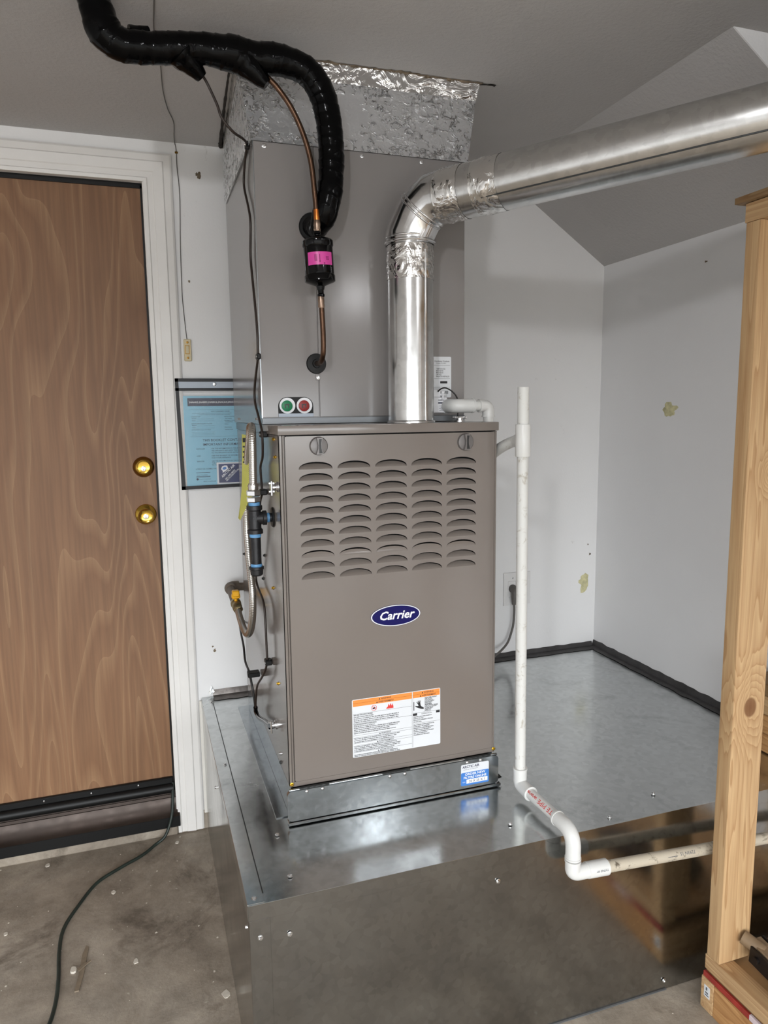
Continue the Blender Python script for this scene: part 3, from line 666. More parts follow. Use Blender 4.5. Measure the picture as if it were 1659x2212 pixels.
# right column: crush-hand pictogram and text
slab(bm, P, rect(0.3112, 0.7145, 0.3130, 0.7365), 0.0006, 0.0009)
slab(bm, P, [(0.3160, 0.7245), (0.3200, 0.7215), (0.3300, 0.7170), (0.3380, 0.7150), (0.3380, 0.7195), (0.3325, 0.7225), (0.3300, 0.7260), (0.3290, 0.7320), (0.3294, 0.7385), (0.3282, 0.7385), (0.3272, 0.7330), (0.3268, 0.7390), (0.3255, 0.7390), (0.3256, 0.7330), (0.3235, 0.7385), (0.3222, 0.7378), (0.3240, 0.7320), (0.3200, 0.7365), (0.3190, 0.7352), (0.3230, 0.7290), (0.3245, 0.7250), (0.3200, 0.7250), (0.3165, 0.7265)], 0.0006, 0.0009)
slab(bm, P, rect(0.3403, 0.7085, 0.3406, 0.7462), 0.0006, 0.0008)
para(['PUSH THIS AGAINST', 'THE DOOR', 'Door must be', 'properly installed', 'when furnace', 'is operating.', 'MAINTENIR', 'CETTE PORTE FERMEE', 'Cette porte doit etre', 'installee quand', "l'appareil de", 'fonctionne.'], 0.3415, 0.7425, 0.0038, 0.0030, 0.92)
hline(0.3095, 0.381, 0.7075)
slab(bm, P, rect(0.3098, 0.7010, 0.3205, 0.7068), 0.0006, 0.0009); slab(bm, P, rect(0.3710, 0.7010, 0.3810, 0.7068), 0.0006, 0.0009)
text(bm, P, 'OPERATION', 0.3455, 0.7020, 0.0050, h, 'CENTER')
para(['Operating instructions located on', 'inside of this door.', "Instructions d'utilisation a l'interieur", 'de cette porte.'], 0.3110, 0.6965, 0.0040, 0.0043, 0.88); hline(0.3095, 0.381, 0.6805)
para(['Filters must be installed external to the', 'furnace casing. See Installation', 'Instructions for additional information.', "Les filtres doivent etre installes a", "l'exterieur de l'enceinte du generateur", "d'air. Voir les instructions", "d'installation pour information"], 0.3110, 0.6755, 0.0040, 0.0043, 0.86)
obj('print', bm, 'ink_black', wl)
bm = B()
ring = ell(0.2095, 0.7370, 0.0070, 0.0070, 28); inn = ell(0.2095, 0.7370, 0.0060, 0.0060, 28)
for i in range(28): slab(bm, P, [ring[i], ring[(i + 1) % 28], inn[(i + 1) % 28], inn[i]], 0.0006, 0.0009)
slab(bm, P, [(0.2045, 0.7425), (0.2052, 0.7432), (0.2150, 0.7318), (0.2142, 0.7312)], 0.0006, 0.0009)
obj('pictogram', bm, 'ink_red', wl); bm = B()
slab(bm, P, [(0.2400, 0.7300), (0.2590, 0.7300), (0.2588, 0.7350), (0.2560, 0.7420), (0.2545, 0.7360), (0.2520, 0.7430), (0.2490, 0.7370), (0.2465, 0.7425), (0.2445, 0.7350), (0.2420, 0.7330)], 0.0006, 0.0009)
obj('pictogram', bm, 'ink_red', wl)
bm = B(); slab(bm, P, [(0.2058, 0.7340), (0.2128, 0.7340), (0.2128, 0.7378), (0.2110, 0.7400), (0.2085, 0.7375), (0.2058, 0.7385)], 0.0006, 0.00085); obj('pictogram', bm, 'ink_black', wl)
for x, z in ((0.0045, 0.5765), (W - 0.002, 0.5775)): screw(fu, (x, -0.0012, z), (0, -1, 0), 0.0048, 'yellow_zinc')
for y, z, m in [(0.25, 1.08, 'seam_dark'), (0.287, 1.011, 'seam_dark'), (0.137, 1.02, 'yellow_zinc'), (0.111, 0.785, 'yellow_zinc'), (0.112, 0.602, 'zinc'), (0.11, 0.58, 'seam_dark'), (0.655, 1.009, 'seam_dark'), (0.06, 1.385, 'yellow_zinc'), (0.05, 1.345, 'yellow_zinc'), (0.29, 1.16, 'seam_dark')]:
    screw(fu, (-0.0002, y, z), (-1, 0, 0), 0.0048, m)
# wire clamps (cable connectors) on the left side
for y, z in ((0.036, 1.278), (0.165, 0.656)):
    bm = B(); lathe(bm, [(0.012, 0), (0.012, 0.003), (0.0085, 0.0035), (0.0085, 0.016)], (-0.0001, y, z), (-1, 0, 0), 16); box(bm, (-0.020, y - 0.006, z + 0.008), (-0.008, y + 0.006, z + 0.011)); box(bm, (-0.020, y - 0.006, z - 0.011), (-0.008, y + 0.006, z - 0.008)); cyl(bm, (-0.014, y - 0.008, z - 0.018), (-0.014, y - 0.008, z + 0.014), 0.0022, 8)
    obj('cable_connector', bm, 'zinc', fu, 40)

# ================================================================== COIL CABINET
CX0, CX1, CY0, CY1, CZ0, CZ1 = -0.008, 0.525, 0.166, 0.700, 1.4175, 2.064
coil = root('evaporator_coil_cabinet', (0.2585, 0.433, CZ0), 'tall grey metal coil cabinet standing on top of the furnace', 'coil cabinet')
bm = B(); box(bm, (CX0, CY0 + 0.003, CZ0), (CX1, CY1, CZ1), 0.0008); obj('case', bm, 'coil_paint', coil)
bm = B(); box(bm, (CX0 - 0.0004, CY0 - 0.0005, CZ0), (CX1 + 0.0004, CY0 + 0.004, 1.4325), 0.0008); obj('base_rail', bm, 'zinc_rail', coil)
bm = B(); box(bm, (CX0 + 0.001, CY0, 1.4335), (0.1333, CY0 + 0.004, 2.0625), 0.001); obj('front_panel', bm, 'coil_paint', coil)
bm = B(); box(bm, (0.1352, CY0, 1.4335), (CX1 - 0.001, CY0 + 0.004, 2.0625), 0.001); obj('front_panel', bm, 'coil_paint', coil)
bm = B(); box(bm, (CX0 - 0.0006, CY0 - 0.0004, 1.4325), (CX0 + 0.0016, CY0 + 0.004, 2.0625)); obj('edge_trim', bm, 'galvanised_rack', coil)
for x in (0.018, 0.253, 0.406, 0.500): screw(coil, (x, CY0 - 0.0002, 2.053), (0, -1, 0), 0.0052)
for y, z in ((0.596, 1.428), (0.253, 1.430)): screw(coil, (CX0 - 0.0002, y, z), (-1, 0, 0), 0.0045)
bm = B(); box(bm, (0.1255, CY0 - 0.0022, 1.5225), (0.1365, CY0, 1.5365), 0.0006); obj('panel_tab', bm, 'coil_paint', coil); screw(coil, (0.1322, CY0 - 0.0022, 1.529), (0, -1, 0), 0.0046)
for x, z, r in ((0.128, 1.562, 0.0245), (0.128, 1.880, 0.034)):
    bm = B(); lathe(bm, [(r, 0), (r, 0.003), (r * 0.94, 0.0055), (r * 0.45, 0.0065), (r * 0.40, 0.010), (r * 0.3, 0.010)], (x, CY0, z), (0, -1, 0), 32); obj('grommet', bm, 'black_rubber', coil, 40)
P = FR(CY0)
poly = [(0.0315, 1.4345), (0.1180, 1.4345)] + [(0.0955 + 0.0225 * math.cos(t), 1.4595 + 0.0225 * math.sin(t)) for t in [math.pi / 2 * i / 8 for i in range(9)]] + [(0.0540 + 0.0225 * math.cos(t), 1.4595 + 0.0225 * math.sin(t)) for t in [math.pi / 2 + math.pi / 2 * i / 8 for i in range(9)]]
bm = B(); slab(bm, P, poly, 0, 0.0015); pp = obj('port_plate', bm, 'black_rubber', coil)
bm = B(); slab(bm, P, rect(0.0318, 1.4345, 0.1177, 1.4425), 0.0015, 0.0020); obj('plate_foot', bm, 'label_grey', pp)
for x, m in ((0.0535, 'port_green'), (0.0955, 'port_red')):
    bm = B(); slab(bm, P, ell(x, 1.4615, 0.0192, 0.0190), 0.0015, 0.0035); rg = obj('port_ring', bm, 'ink_white', pp)
    bm = B(); lathe(bm, [(0.0132, 0.0035), (0.0132, 0.0075), (0.0115, 0.0085)], (x - 0.0015, CY0, 1.4608), (0, -1, 0), 28); cp = obj('plug', bm, m, pp, 40)
    bm = B(); Pq = Plane((x - 0.0015, CY0 - 0.0086, 1.4605), (math.cos(0.15), 0, math.sin(0.15)), (-math.sin(0.15), 0, math.cos(0.15)))
    slab(bm, Pq, rect(-0.006, -0.0045, -0.0035, 0.0048), 0, 0.001); slab(bm, Pq, rect(-0.0035, 0.0022, 0.006, 0.0048), 0, 0.001); slab(bm, Pq, rect(0.0018, -0.0045, 0.0042, 0.0022), 0, 0.001); obj('plug_slot', bm, 'knob_dark', cp)
# rating plate on the right panel
bm = B(); slab(bm, P, rect(0.395, 1.479, 0.4865, 1.5825, 0.003), 0, 0.0006); rp = obj('rating_plate', bm, 'label_white', coil)
bm = B(); text(bm, P, 'Advanced Distributor Products', 0.4815, 1.5695, 0.0052, 0.0007, 'RIGHT', bold=0.012, sx=0.95); text(bm, P, 'Grenada, MS 38901', 0.4725, 1.5650, 0.0036, 0.0007, 'RIGHT')
for i, s in enumerate(['TEMP/TXV-410A', 'MAX 450 PSI', 'MAX 450 PSI', '240 VOLT', 'R410A TXV INSTALLED']): text(bm, P, s, 0.4445, 1.5500 - i * 0.0048, 0.0050, 0.0007, bold=0.012, sx=0.72)
for z in (1.5605, 1.5270, 1.5045): slab(bm, P, rect(0.397, z, 0.483, z + 0.0004), 0.0006, 0.0008)
slab(bm, P, rect(0.4555, 1.5145, 0.4755, 1.5205, 0.001), 0.0006, 0.0008)
for i in range(9): slab(bm, P, rect(0.462 + i * 0.0018, 1.488, 0.4626 + i * 0.0018 + (i % 3) * 0.0003, 1.496), 0.0006, 0.0008)
obj('print', bm, 'ink_black', rp)

# ================================================================== FOIL PLENUM
pn = root('supply_plenum', (0.267, 0.43, CZ1), 'crinkled silver foil-faced duct between coil cabinet and ceiling', 'duct')
def crinkle(bm, corners, nu, nv, amp, seed, n_):
    a, b, c, d = [V(p) for p in corners]; rows = []
    for j in range(nv + 1):
        row = []
        for i in range(nu + 1):
            u, v = i / nu, j / nv
            p = a.lerp(b, u).lerp(d.lerp(c, u), v)
            e = min(u, 1 - u, v * 0.9, (1 - v)) ; e = min(1, e * 8)
            k = noise.noise(p * 26 + V((seed, 0, 0))) * 0.6 + noise.noise(p * 70 + V((0, seed, 0))) * 0.45 + abs(noise.noise(p * 14 + V((0, 0, seed)))) * 0.5
            row.append(bm.verts.new(p + V(n_) * (amp * k * (0.25 + 0.75 * e))))
        rows.append(row)
    for j in range(nv):
        for i in range(nu): bm.faces.new((rows[j][i], rows[j][i + 1], rows[j + 1][i + 1], rows[j + 1][i]))
b0 = [(-0.012, 0.162), (0.530, 0.162), (0.530, 0.702), (-0.012, 0.702)]; t0 = [(-0.030, 0.262), (0.588, 0.246), (0.588, 0.855), (0.006, 0.855)]
zb, zt, zm = 2.0615, 2.2755, 2.236
m0 = [(-0.026, 0.226), (0.580, 0.222), (0.574, 0.80), (0.002, 0.80)]; t0[0] = (-0.031, 0.222); t0[1] = (0.588, 0.214)
for name, i, j, nrm, nu in (('front_face', 0, 1, (0, -1, 0.35), 120), ('side_face', 3, 0, (-1, 0, 0), 60), ('side_face', 1, 2, (1, 0, 0), 40)):
    bm = B(); A1, A2 = b0[i], b0[j]; T1, T2 = m0[i], m0[j]
    crinkle(bm, [(*A1, zb), (*A2, zb), (*T2, zm), (*T1, zm)], nu, 44, 0.0026, i * 7.3 + 1, nrm)
    bmesh.ops.recalc_face_normals(bm, faces=bm.faces); fo = obj(name, bm, 'foil_facing', pn, 60)
    bm = B(); T3, T4 = t0[i], t0[j]
    crinkle(bm, [(*T1, zm - 0.004), (*T2, zm - 0.004), (*T4, zt), (*T3, zt)], nu, 14, 0.0022, i * 3.1 + 4, nrm); bmesh.ops.recalc_face_normals(bm, faces=bm.faces); obj('top_tape', bm, 'foil_tape', pn, 60)
# torn plaster round the hole in the ceiling
def ragged(bm, pts, wdt, z, seed):
    random.seed(seed); P_ = resample(pts, 0.008, 2); rows = []
    for i, p in enumerate(P_):
        k = wdt * (0.4 + 0.6 * abs(noise.noise(V((i * 0.35, seed, 0))) * 2)) ; rows.append((bm.verts.new((p.x, p.y + k * 0.4, z - random.uniform(0.001, 0.004))), bm.verts.new((p.x, p.y - k, z - random.uniform(0.0003, 0.002)))))
    for a, b in zip(rows, rows[1:]): bm.faces.new((a[0], a[1], b[1], b[0]))
bm = B(); ragged(bm, [(-0.03, 0.222, ZC), (0.25, 0.219, ZC), (0.60, 0.213, ZC)], 0.011, ZC, 5); obj('torn_plaster_edge', bm, 'drywall_torn', ceiling)
bm = B(); ragged(bm, [(0.56, 0.218, ZC), (0.60, 0.216, ZC), (0.635, 0.215, ZC)], 0.010, ZC, 8); obj('torn_plaster_edge', bm, 'crack_dark', ceiling)
bm = B(); tube(bm, [(-0.034, 0.30, ZC - 0.002), (-0.026, 0.45, ZC - 0.002), (-0.016, 0.62, ZC - 0.003), (-0.003, 0.80, ZC - 0.003), (0.002, 0.855, ZC - 0.002)], lambda t: 0.002 + 0.005 * t, 6, 8, rf=lambda L, a: 1 + 0.6 * noise.noise(V((L * 60, 0, 0)))); obj('crack', bm, 'crack_dark', ceiling)

# ================================================================== FLUE
FXC, FYC, RV, RH = 0.347, 0.092, 0.0560, 0.0585
dh = V((0.628, -0.777, 0.046)).normalized()
flue = root('flue_pipe', (FXC, FYC, FZ1), 'round galvanised flue pipe rising from the furnace and bending off to the right', 'flue pipe')
zE = 1.838
bm = B(); lathe(bm, [(RV, 0), (RV, zE - FZ1)], (FXC, FYC, FZ1 + 0.0005), (0, 0, 1), 64); vp = obj('vertical_pipe', bm, 'galvanised_flue', flue, 40)
bm = B(); lathe(bm, [(RV + 0.004, 0), (RV + 0.004, 0.003), (RV + 0.0005, 0.006)], (FXC, FYC, FZ1 + 0.0003), (0, 0, 1), 48); obj('collar', bm, 'galvanised_flue', flue, 40)
bm = B(); box(bm, (FXC + 0.016, FYC - RV - 0.0002, FZ1), (FXC + 0.0185, FYC - RV + 0.006, zE - 0.02)); obj('lock_seam', bm, 'elbow_steel', vp)
# elbow: three mitred gores
c0 = V((FXC, FYC, zE)); up = V((0, 0, 1)); pts = [c0]; dirs = [up]
a1 = (up * math.cos(math.radians(32)) + dh * math.sin(math.radians(32))).normalized(); a2 = (up * math.cos(math.radians(62)) + dh * math.sin(math.radians(62))).normalized()
p1 = c0 + up * 0.020; p2 = p1 + a1 * 0.062; p3 = p2 + a2 * 0.040; p4 = p3 + dh * 0.03
P2_ = V((0.816, -0.498, 1.944)); P1_ = V((0.504, -0.112, 1.921))
def mitre(bm, path, rad, seg=64):
    rings = []
    for i, p in enumerate(path):
        din = (path[i] - path[i - 1]).normalized() if i else (path[1] - path[0]).normalized(); dout = (path[i + 1] - path[i]).normalized() if i < len(path) - 1 else din
        nrm = (din + dout).normalized(); side = din.cross(dh if abs(din.dot(dh)) < 0.99 else up); side = V((dh.y, -dh.x, 0)).normalized()
        w_ = side.cross(din).normalized(); ring = []
        for k in range(seg):
            a = 2 * math.pi * k / seg; q = p + (side * math.cos(a) + w_ * math.sin(a)) * rad[i]
            t = (p - q).dot(nrm) / din.dot(nrm); ring.append(bm.verts.new(q + din * t))
        rings.append(ring)
    for a, b in zip(rings, rings[1:]):
        for k in range(seg): bm.faces.new((a[k], a[(k + 1) % seg], b[(k + 1) % seg], b[k]))
    bmesh.ops.recalc_face_normals(bm, faces=bm.faces); return rings
pe = p3 + dh * 0.018
for A, Bp, r0, r1 in ((c0, p1, RV + 0.0015, RV + 0.0015), (p1, p2, RV + 0.0008, RV + 0.0008), (p2, p3, RV + 0.0008, RV + 0.0008), (p3, pe, RV + 0.001, RH)):
    pass
bm = B(); mitre(bm, [c0 - up * 0.004, p1, p2, p3, pe], [RV + 0.002, RV + 0.002, RV + 0.0015, RV + 0.0015, RH]); el = obj('elbow', bm, 'elbow_steel', flue, 25)
def bead(c, d, R, r=0.0028, name='bead', parent=None, mat='elbow_steel'):
    u, v, _ = frame_for(d); b = B(); ringp = [V(c) + (u * math.cos(2 * math.pi * i / 48) + v * math.sin(2 * math.pi * i / 48)) * R for i in range(49)]
    tube(b, ringp, r, 8, 1, smooth=False, cap=False); return obj(name, b, mat, parent, 60)
bead(c0 + up * 0.002, up, RV + 0.003, 0.0034, parent=el); bead(c0 + up * 0.013, up, RV + 0.002, 0.0026, parent=el)
for c, d in ((p2 - a1 * 0.004, a1 + a2), (p2 + a2 * 0.006, a1 + a2)): bead(c, V(d).normalized(), RV + 0.0022, 0.0024, parent=el)
pend = pe + dh * ((XR - 0.08 - pe.x) / dh.x)
bm = B(); u_, v_, _ = frame_for(dh); lathe(bm, [(RH, 0), (RH, (pend - pe).length)], pe, dh, 64); hp = obj('horizontal_pipe', bm, 'galvanised_flue', flue, 40)
bm = B(); sidev = V((dh.y, -dh.x, 0)).normalized(); downv = dh.cross(sidev); downv = -downv if downv.z > 0 else downv
camside = -sidev if (CAM - pe).dot(sidev) < 0 else sidev
sd = (camside * math.cos(math.radians(38)) + downv * math.sin(math.radians(38)))
tube(bm, [pe + dh * 0.12 + sd * RH, pend + sd * RH], 0.0018, 6, 1, smooth=False); obj('lock_seam', bm, 'seam_dark', hp, 60)
def sleeve(c, d, L, R, seed, name='foil_tape_wrap', amp=0.0024):
    b = B(); u, v, dd = frame_for(d); nl, ns = 16, 72; rows = []
    for j in range(nl + 1):
        row = []
        for i in range(ns):
            a = 2 * math.pi * i / ns; q = V((math.cos(a) * 3, math.sin(a) * 3, j / nl * 3 + seed))
            k = abs(noise.noise(q * 1.3)) * 1.2 + 0.5 * noise.noise(q * 3.1)
            edge = 0.003 * noise.noise(V((a * 2, seed, 3))) if j in (0, nl) else 0
            row.append(b.verts.new(V(c) + dd * (L * j / nl + edge) + (u * math.cos(a) + v * math.sin(a)) * (R + 0.0007 + amp * k * min(1, j / 3, (nl - j) / 3))))
        rows.append(row)
    for A, C in zip(rows, rows[1:]):
        for i in range(ns): b.faces.new((A[i], A[(i + 1) % ns], C[(i + 1) % ns], C[i]))
    bmesh.ops.recalc_face_normals(b, faces=b.faces); return obj(name, b, 'foil_tape', flue, 50)
sleeve(c0 - up * 0.084, up, 0.078, RV, 2.0)
sleeve(pe + dh * 0.004, dh, 0.060, RH, 5.0); sleeve(pe + dh * 0.095, dh, 0.062, RH, 9.0)

# ================================================================== LINE SET (black wrapped)
ls = root('insulated_suction_line', (0.128, CY0, 1.88), 'thick black tape-wrapped refrigerant line arching from the coil to the ceiling', 'refrigerant line')
hp_ = [(0.128, 0.160, 1.880), (0.132, 0.125, 1.872), (0.140, 0.095, 1.895), (0.150, 0.088, 1.935), (0.156, 0.09, 1.985), (0.157, 0.09, 2.040), (0.151, 0.09, 2.104), (0.136, 0.09, 2.155), (0.103, 0.09, 2.192), (0.051, 0.09, 2.206), (0.0, 0.09, 2.205), (-0.058, 0.09, 2.206), (-0.126, 0.09, 2.207), (-0.175, 0.09, 2.201), (-0.23, 0.09, 2.194), (-0.28, 0.09, 2.194), (-0.310, 0.09, 2.213), (-0.324, 0.09, 2.252), (-0.336, 0.09, 2.290)]
def rr(t):
    b = 0.0285 + 0.003 * t
    for c, s, a in ((0.62, 0.035, 0.006), (0.52, 0.03, 0.003), (0.92, 0.04, 0.004), (0.03, 0.03, -0.006)): b += a * math.exp(-((t - c) / s) ** 2)
    return b
bm = B(); pts = resample(hp_, 0.0025, 16)
tube(bm, pts, rr, 28, 1, smooth=False, rf=lambda L, a: 1 + 0.045 * (((L / 0.024 + a / 6.2832 + 0.3 * noise.noise(V((L * 20, 0, 7)))) % 1.0) ** 2 - 0.3) + 0.05 * noise.noise(V((L * 34, math.cos(a) * 1.4, math.sin(a) * 1.4))) + 0.02 * noise.noise(V((L * 90, math.cos(a) * 3, math.sin(a) * 3))))
obj('wrapped_hose', bm, 'black_wrap_tape', ls, 75)
for p, q, s in (((-0.165, 0.090, 2.196), (-0.120, 0.110, 2.160), 0.034), ((-0.036, 0.089, 2.196), (0.0145, 0.083, 2.150), 0.034), ((-0.26, 0.09, 2.215), (-0.225, 0.095, 2.232), 0.018)):
    bm = B(); tube(bm, [p, V(p).lerp(V(q), 0.5), q], lambda t, s=s: s * (1 - 0.62 * t), 14, 6, rf=lambda L, a: 1 + 0.12 * noise.noise(V((L * 80, a * 1.0, 0)))); obj('tape_flap', bm, 'black_wrap_tape', ls, 60)

# ================================================================== LIQUID LINE + FILTER DRIER
ll = root('copper_liquid_line', (0.118, 0.08, 1.84), 'thin brown copper tube curving up from the black filter to the wrapped line', 'copper tube')
bm = B(); tube(bm, [(0.1178, 0.08, 1.862), (0.1165, 0.08, 1.90), (0.114, 0.08, 1.931), (0.107, 0.08, 1.999), (0.091, 0.08, 2.056), (0.067, 0.08, 2.106), (0.037, 0.08, 2.145), (0.012, 0.083, 2.168)], 0.0060, 14, 8); obj('tube', bm, 'copper', ll, 60)
bm = B(); lathe(bm, [(0.0068, 0), (0.0072, 0.01), (0.0066, 0.026)], (0.1178, 0.08, 1.872), (-0.03, 0, 1), 16); obj('brazed_joint', bm, 'copper_joint', ll, 50)
bm = B(); lathe(bm, [(0.0072, 0), (0.0086, 0.004), (0.0076, 0.009), (0.0088, 0.014), (0.0072, 0.024)], (0.1178, 0.08, 1.851), (0, 0, 1), 16); obj('fitting', bm, 'solder', ll, 50)
fdr = root('filter_drier', (0.1205, 0.08, 1.735), 'glossy black cylindrical filter drier with bright pink label', 'filter drier')
ax = V((-0.0045, 0, 0.099)).normalized(); o_ = V((0.1222, 0.08, 1.7345))
bm = B(); Rd = 0.0333
lathe(bm, [(0.008, -0.012), (0.010, -0.004), (0.017, -0.001), (Rd - 0.001, 0.0045), (Rd + 0.0017, 0.0065), (Rd + 0.0017, 0.0185), (Rd - 0.0003, 0.0215), (Rd, 0.024), (Rd, 0.079), (Rd - 0.0003, 0.081), (Rd + 0.0017, 0.084), (Rd + 0.0017, 0.0945), (Rd - 0.001, 0.0975), (0.017, 0.1025), (0.010, 0.104), (0.007, 0.107)], o_, ax, 48); obj('body', bm, 'gloss_black', fdr, 40)
bm = B(); lathe(bm, [(0.0068, 0.104), (0.0068, 0.109), (0.0085, 0.111), (0.0085, 0.114), (0.0062, 0.117), (0.0062, 0.122)], o_, ax, 20); lathe(bm, [(0.0065, -0.028), (0.0085, -0.026), (0.0085, -0.022), (0.0065, -0.020), (0.0072, -0.010)], o_, ax, 20); obj('port', bm, 'gloss_black', fdr, 40)
u_, v_, _ = frame_for(ax)
def arcpatch(bm, a0, a1, h0, h1, R, n=18):
    e1 = V((1, 0, 0)); e1 = (e1 - ax * e1.dot(ax)).normalized(); e2 = ax.cross(e1); rows = []
    for i in range(n + 1):
        a = math.radians(a0 + (a1 - a0) * i / n); d = e1 * math.cos(a) + e2 * math.sin(a); rows.append((bm.verts.new(o_ + ax * h0 + d * R), bm.verts.new(o_ + ax * h1 + d * R)))
    for A, C in zip(rows, rows[1:]): bm.faces.new((A[0], C[0], C[1], A[1]))
bm = B(); arcpatch(bm, 211, 316, 0.0385, 0.0665, Rd + 0.0005); bmesh.ops.recalc_face_normals(bm, faces=bm.faces); lb = obj('label', bm, 'magenta_label', fdr, 60, label='bright pink paper label')
bm = B()
arcpatch(bm, 259, 261.5, 0.0455, 0.0610, Rd + 0.0008, 2); arcpatch(bm, 258, 263, 0.0440, 0.0465, Rd + 0.0008, 2); arcpatch(bm, 274, 280, 0.0400, 0.0425, Rd + 0.0008, 3)
for i in range(4): arcpatch(bm, 240 + i * 3, 241.4 + i * 3, 0.046, 0.061, Rd + 0.0008, 1)
for k in range(3): arcpatch(bm, 284, 298, 0.049 + k * 0.003, 0.0503 + k * 0.003, Rd + 0.0008, 4)
obj('print', bm, 'magenta_ink', lb, 60)
lt = root('lower_copper_tube', (0.124, 0.10, 1.562), 'short copper tube below the black filter bending into a rubber grommet', 'copper tube')
bm = B(); tube(bm, [(0.1232, 0.08, 1.700), (0.124, 0.08, 1.68), (0.1255, 0.08, 1.640), (0.126, 0.08, 1.605), (0.126, 0.085, 1.580), (0.1265, 0.105, 1.564), (0.128, 0.135, 1.561), (0.128, 0.160, 1.562)], 0.0062, 14, 8); obj('tube', bm, 'copper', lt, 60)
bm = B(); lathe(bm, [(0.0066, 0), (0.0082, 0.004), (0.0072, 0.01), (0.0082, 0.016), (0.0070, 0.026)], (0.1235, 0.08, 1.682), ax, 16); obj('brazed_joint', bm, 'solder', lt, 50)

# ================================================================== CONTROL WIRES
cw = root('thermostat_wire', (-0.014, 0.2, 1.398), 'thin wavy dark wire running down the left edge of the coil cabinet', 'wire')
bm = B(); tube(bm, [(-0.122, 0.115, 2.170), (-0.108, 0.13, 2.157), (-0.089, 0.13, 2.117), (-0.079, 0.13, 2.089), (-0.054, 0.14, 2.066), (-0.028, 0.17, 2.064), (-0.014, 0.213, 2.066), (-0.014, 0.249, 2.045), (-0.014, 0.281, 1.997), (-0.014, 0.227, 1.934), (-0.014, 0.2, 1.891), (-0.014, 0.218, 1.821), (-0.014, 0.202, 1.765), (-0.014, 0.175, 1.696), (-0.014, 0.156, 1.63), (-0.014, 0.161, 1.577), (-0.014, 0.19, 1.547), (-0.014, 0.23, 1.504), (-0.014, 0.23, 1.47), (-0.014, 0.174, 1.43), (-0.014, 0.139, 1.398), (-0.012, 0.155, 1.342), (-0.012, 0.195, 1.311), (-0.012, 0.184, 1.252), (-0.012, 0.225, 1.215), (-0.012, 0.26, 1.12), (-0.012, 0.31, 1.05), (-0.012, 0.339, 1.009), (-0.012, 0.32, 0.985), (-0.012, 0.226, 0.964), (-0.012, 0.206, 0.92), (-0.012, 0.2, 0.849), (-0.012, 0.2, 0.814), (-0.014, 0.22, 0.785), (-0.018, 0.26, 0.750), (-0.02, 0.335, 0.701), (-0.02, 0.372, 0.654), (-0.02, 0.39, 0.615)], 0.0030, 8, 5); obj('wire', bm, 'wire_brown', cw, 70)
for y, z in ((0.213, 2.066), (0.161, 1.577), (0.150, 1.394), (0.184, 1.252), (0.2, 0.812)):
    bm = B(); box(bm, (-0.018, y - 0.012, z - 0.007), (-0.0085 if z > 1.42 else -0.0005, y + 0.012, z + 0.007), 0.002); cl = obj('clip', bm, 'black_rubber', cw)
    screw(cl, (-0.018, y - 0.006, z), (-1, 0, 0), 0.0035, 'zinc')
bm = B(); tube(bm, [(-0.02, 0.39, 0.615), (-0.018, 0.40, 0.598), (-0.016, 0.36, 0.597), (-0.015, 0.258, 0.628), (-0.0165, 0.165, 0.656)], 0.0062, 10, 6); obj('sleeve', bm, 'gloss_black', cw, 70)
wr = root('wall_cable', (-0.03, 0.5, 0.72), 'short black cable looping from behind the furnace to its lower side', 'cable')
bm = B(); tube(bm, [(0.02, 0.86, 0.735), (-0.015, 0.72, 0.765), (-0.027, 0.55, 0.748), (-0.03, 0.498, 0.716), (-0.03, 0.42, 0.711), (-0.028, 0.392, 0.685), (-0.024, 0.385, 0.65), (-0.021, 0.39, 0.62)], 0.0032, 8, 6); obj('wire', bm, 'wire_black', wr, 70)
bm = B(); box(bm, (-0.036, 0.398, 0.700), (-0.002, 0.425, 0.714), 0.002); obj('clip', bm, 'black_rubber', wr)

# ================================================================== GAS PIPING
gx, gy = -0.0435, 0.107
gt = root('gas_pipe_tee', (gx, gy, 1.062), 'black iron gas tee with capped drip leg on the furnace side', 'pipe fitting')
bm = B(); rT = 0.0150
lathe(bm, [(0.0185, -0.034), (0.0185, -0.025), (rT, -0.022), (rT, 0.020), (0.0185, 0.023), (0.0185, 0.032)], (gx, gy, 1.197), (0, 0, 1), 28); lathe(bm, [(rT, 0.0), (rT, 0.017), (0.0175, 0.019), (0.0175, 0.027)], (gx, gy, 1.199), (1, 0, 0), 28); te = obj('tee', bm, 'black_iron', gt, 40)
bm = B(); P = SL(gx - rT - 0.0002); Pm = FR(gy - rT - 0.0004)
for q in (0.0075, 0.0055): pass
dm = [(0, 0.0085), (0.006, 0), (0, -0.0085), (-0.006, 0)]; di = [(x * 0.7, y * 0.7) for x, y in dm]
for i in range(4): slab(bm, Pm, [(gx + a, 1.201 + b) for a, b in (dm[i], di[i], di[(i + 1) % 4], dm[(i + 1) % 4])], 0, 0.0009)
obj('cast_mark', bm, 'black_iron', te)
bm = B(); cyl(bm, (gx + 0.026, gy, 1.199), (-0.0005, gy, 1.199), 0.0105, 20); obj('nipple', bm, 'black_iron', gt, 40)
bm = B(); cyl(bm, (gx + 0.0265, gy, 1.199), (gx + 0.034, gy, 1.199), 0.0115, 20); obj('sealant', bm, 'thread_sealant', gt, 40)
bm = B(); lathe(bm, [(0.0245, 0), (0.0225, 0.003), (0.012, 0.004)], (-0.0006, gy, 1.199), (-1, 0, 0), 28); obj('wall_grommet', bm, 'black_rubber', gt, 40)
bm = B(); cyl(bm, (gx, gy, 1.163), (gx, gy, 1.080), 0.0125, 24); obj('drip_leg', bm, 'black_iron', gt, 40)
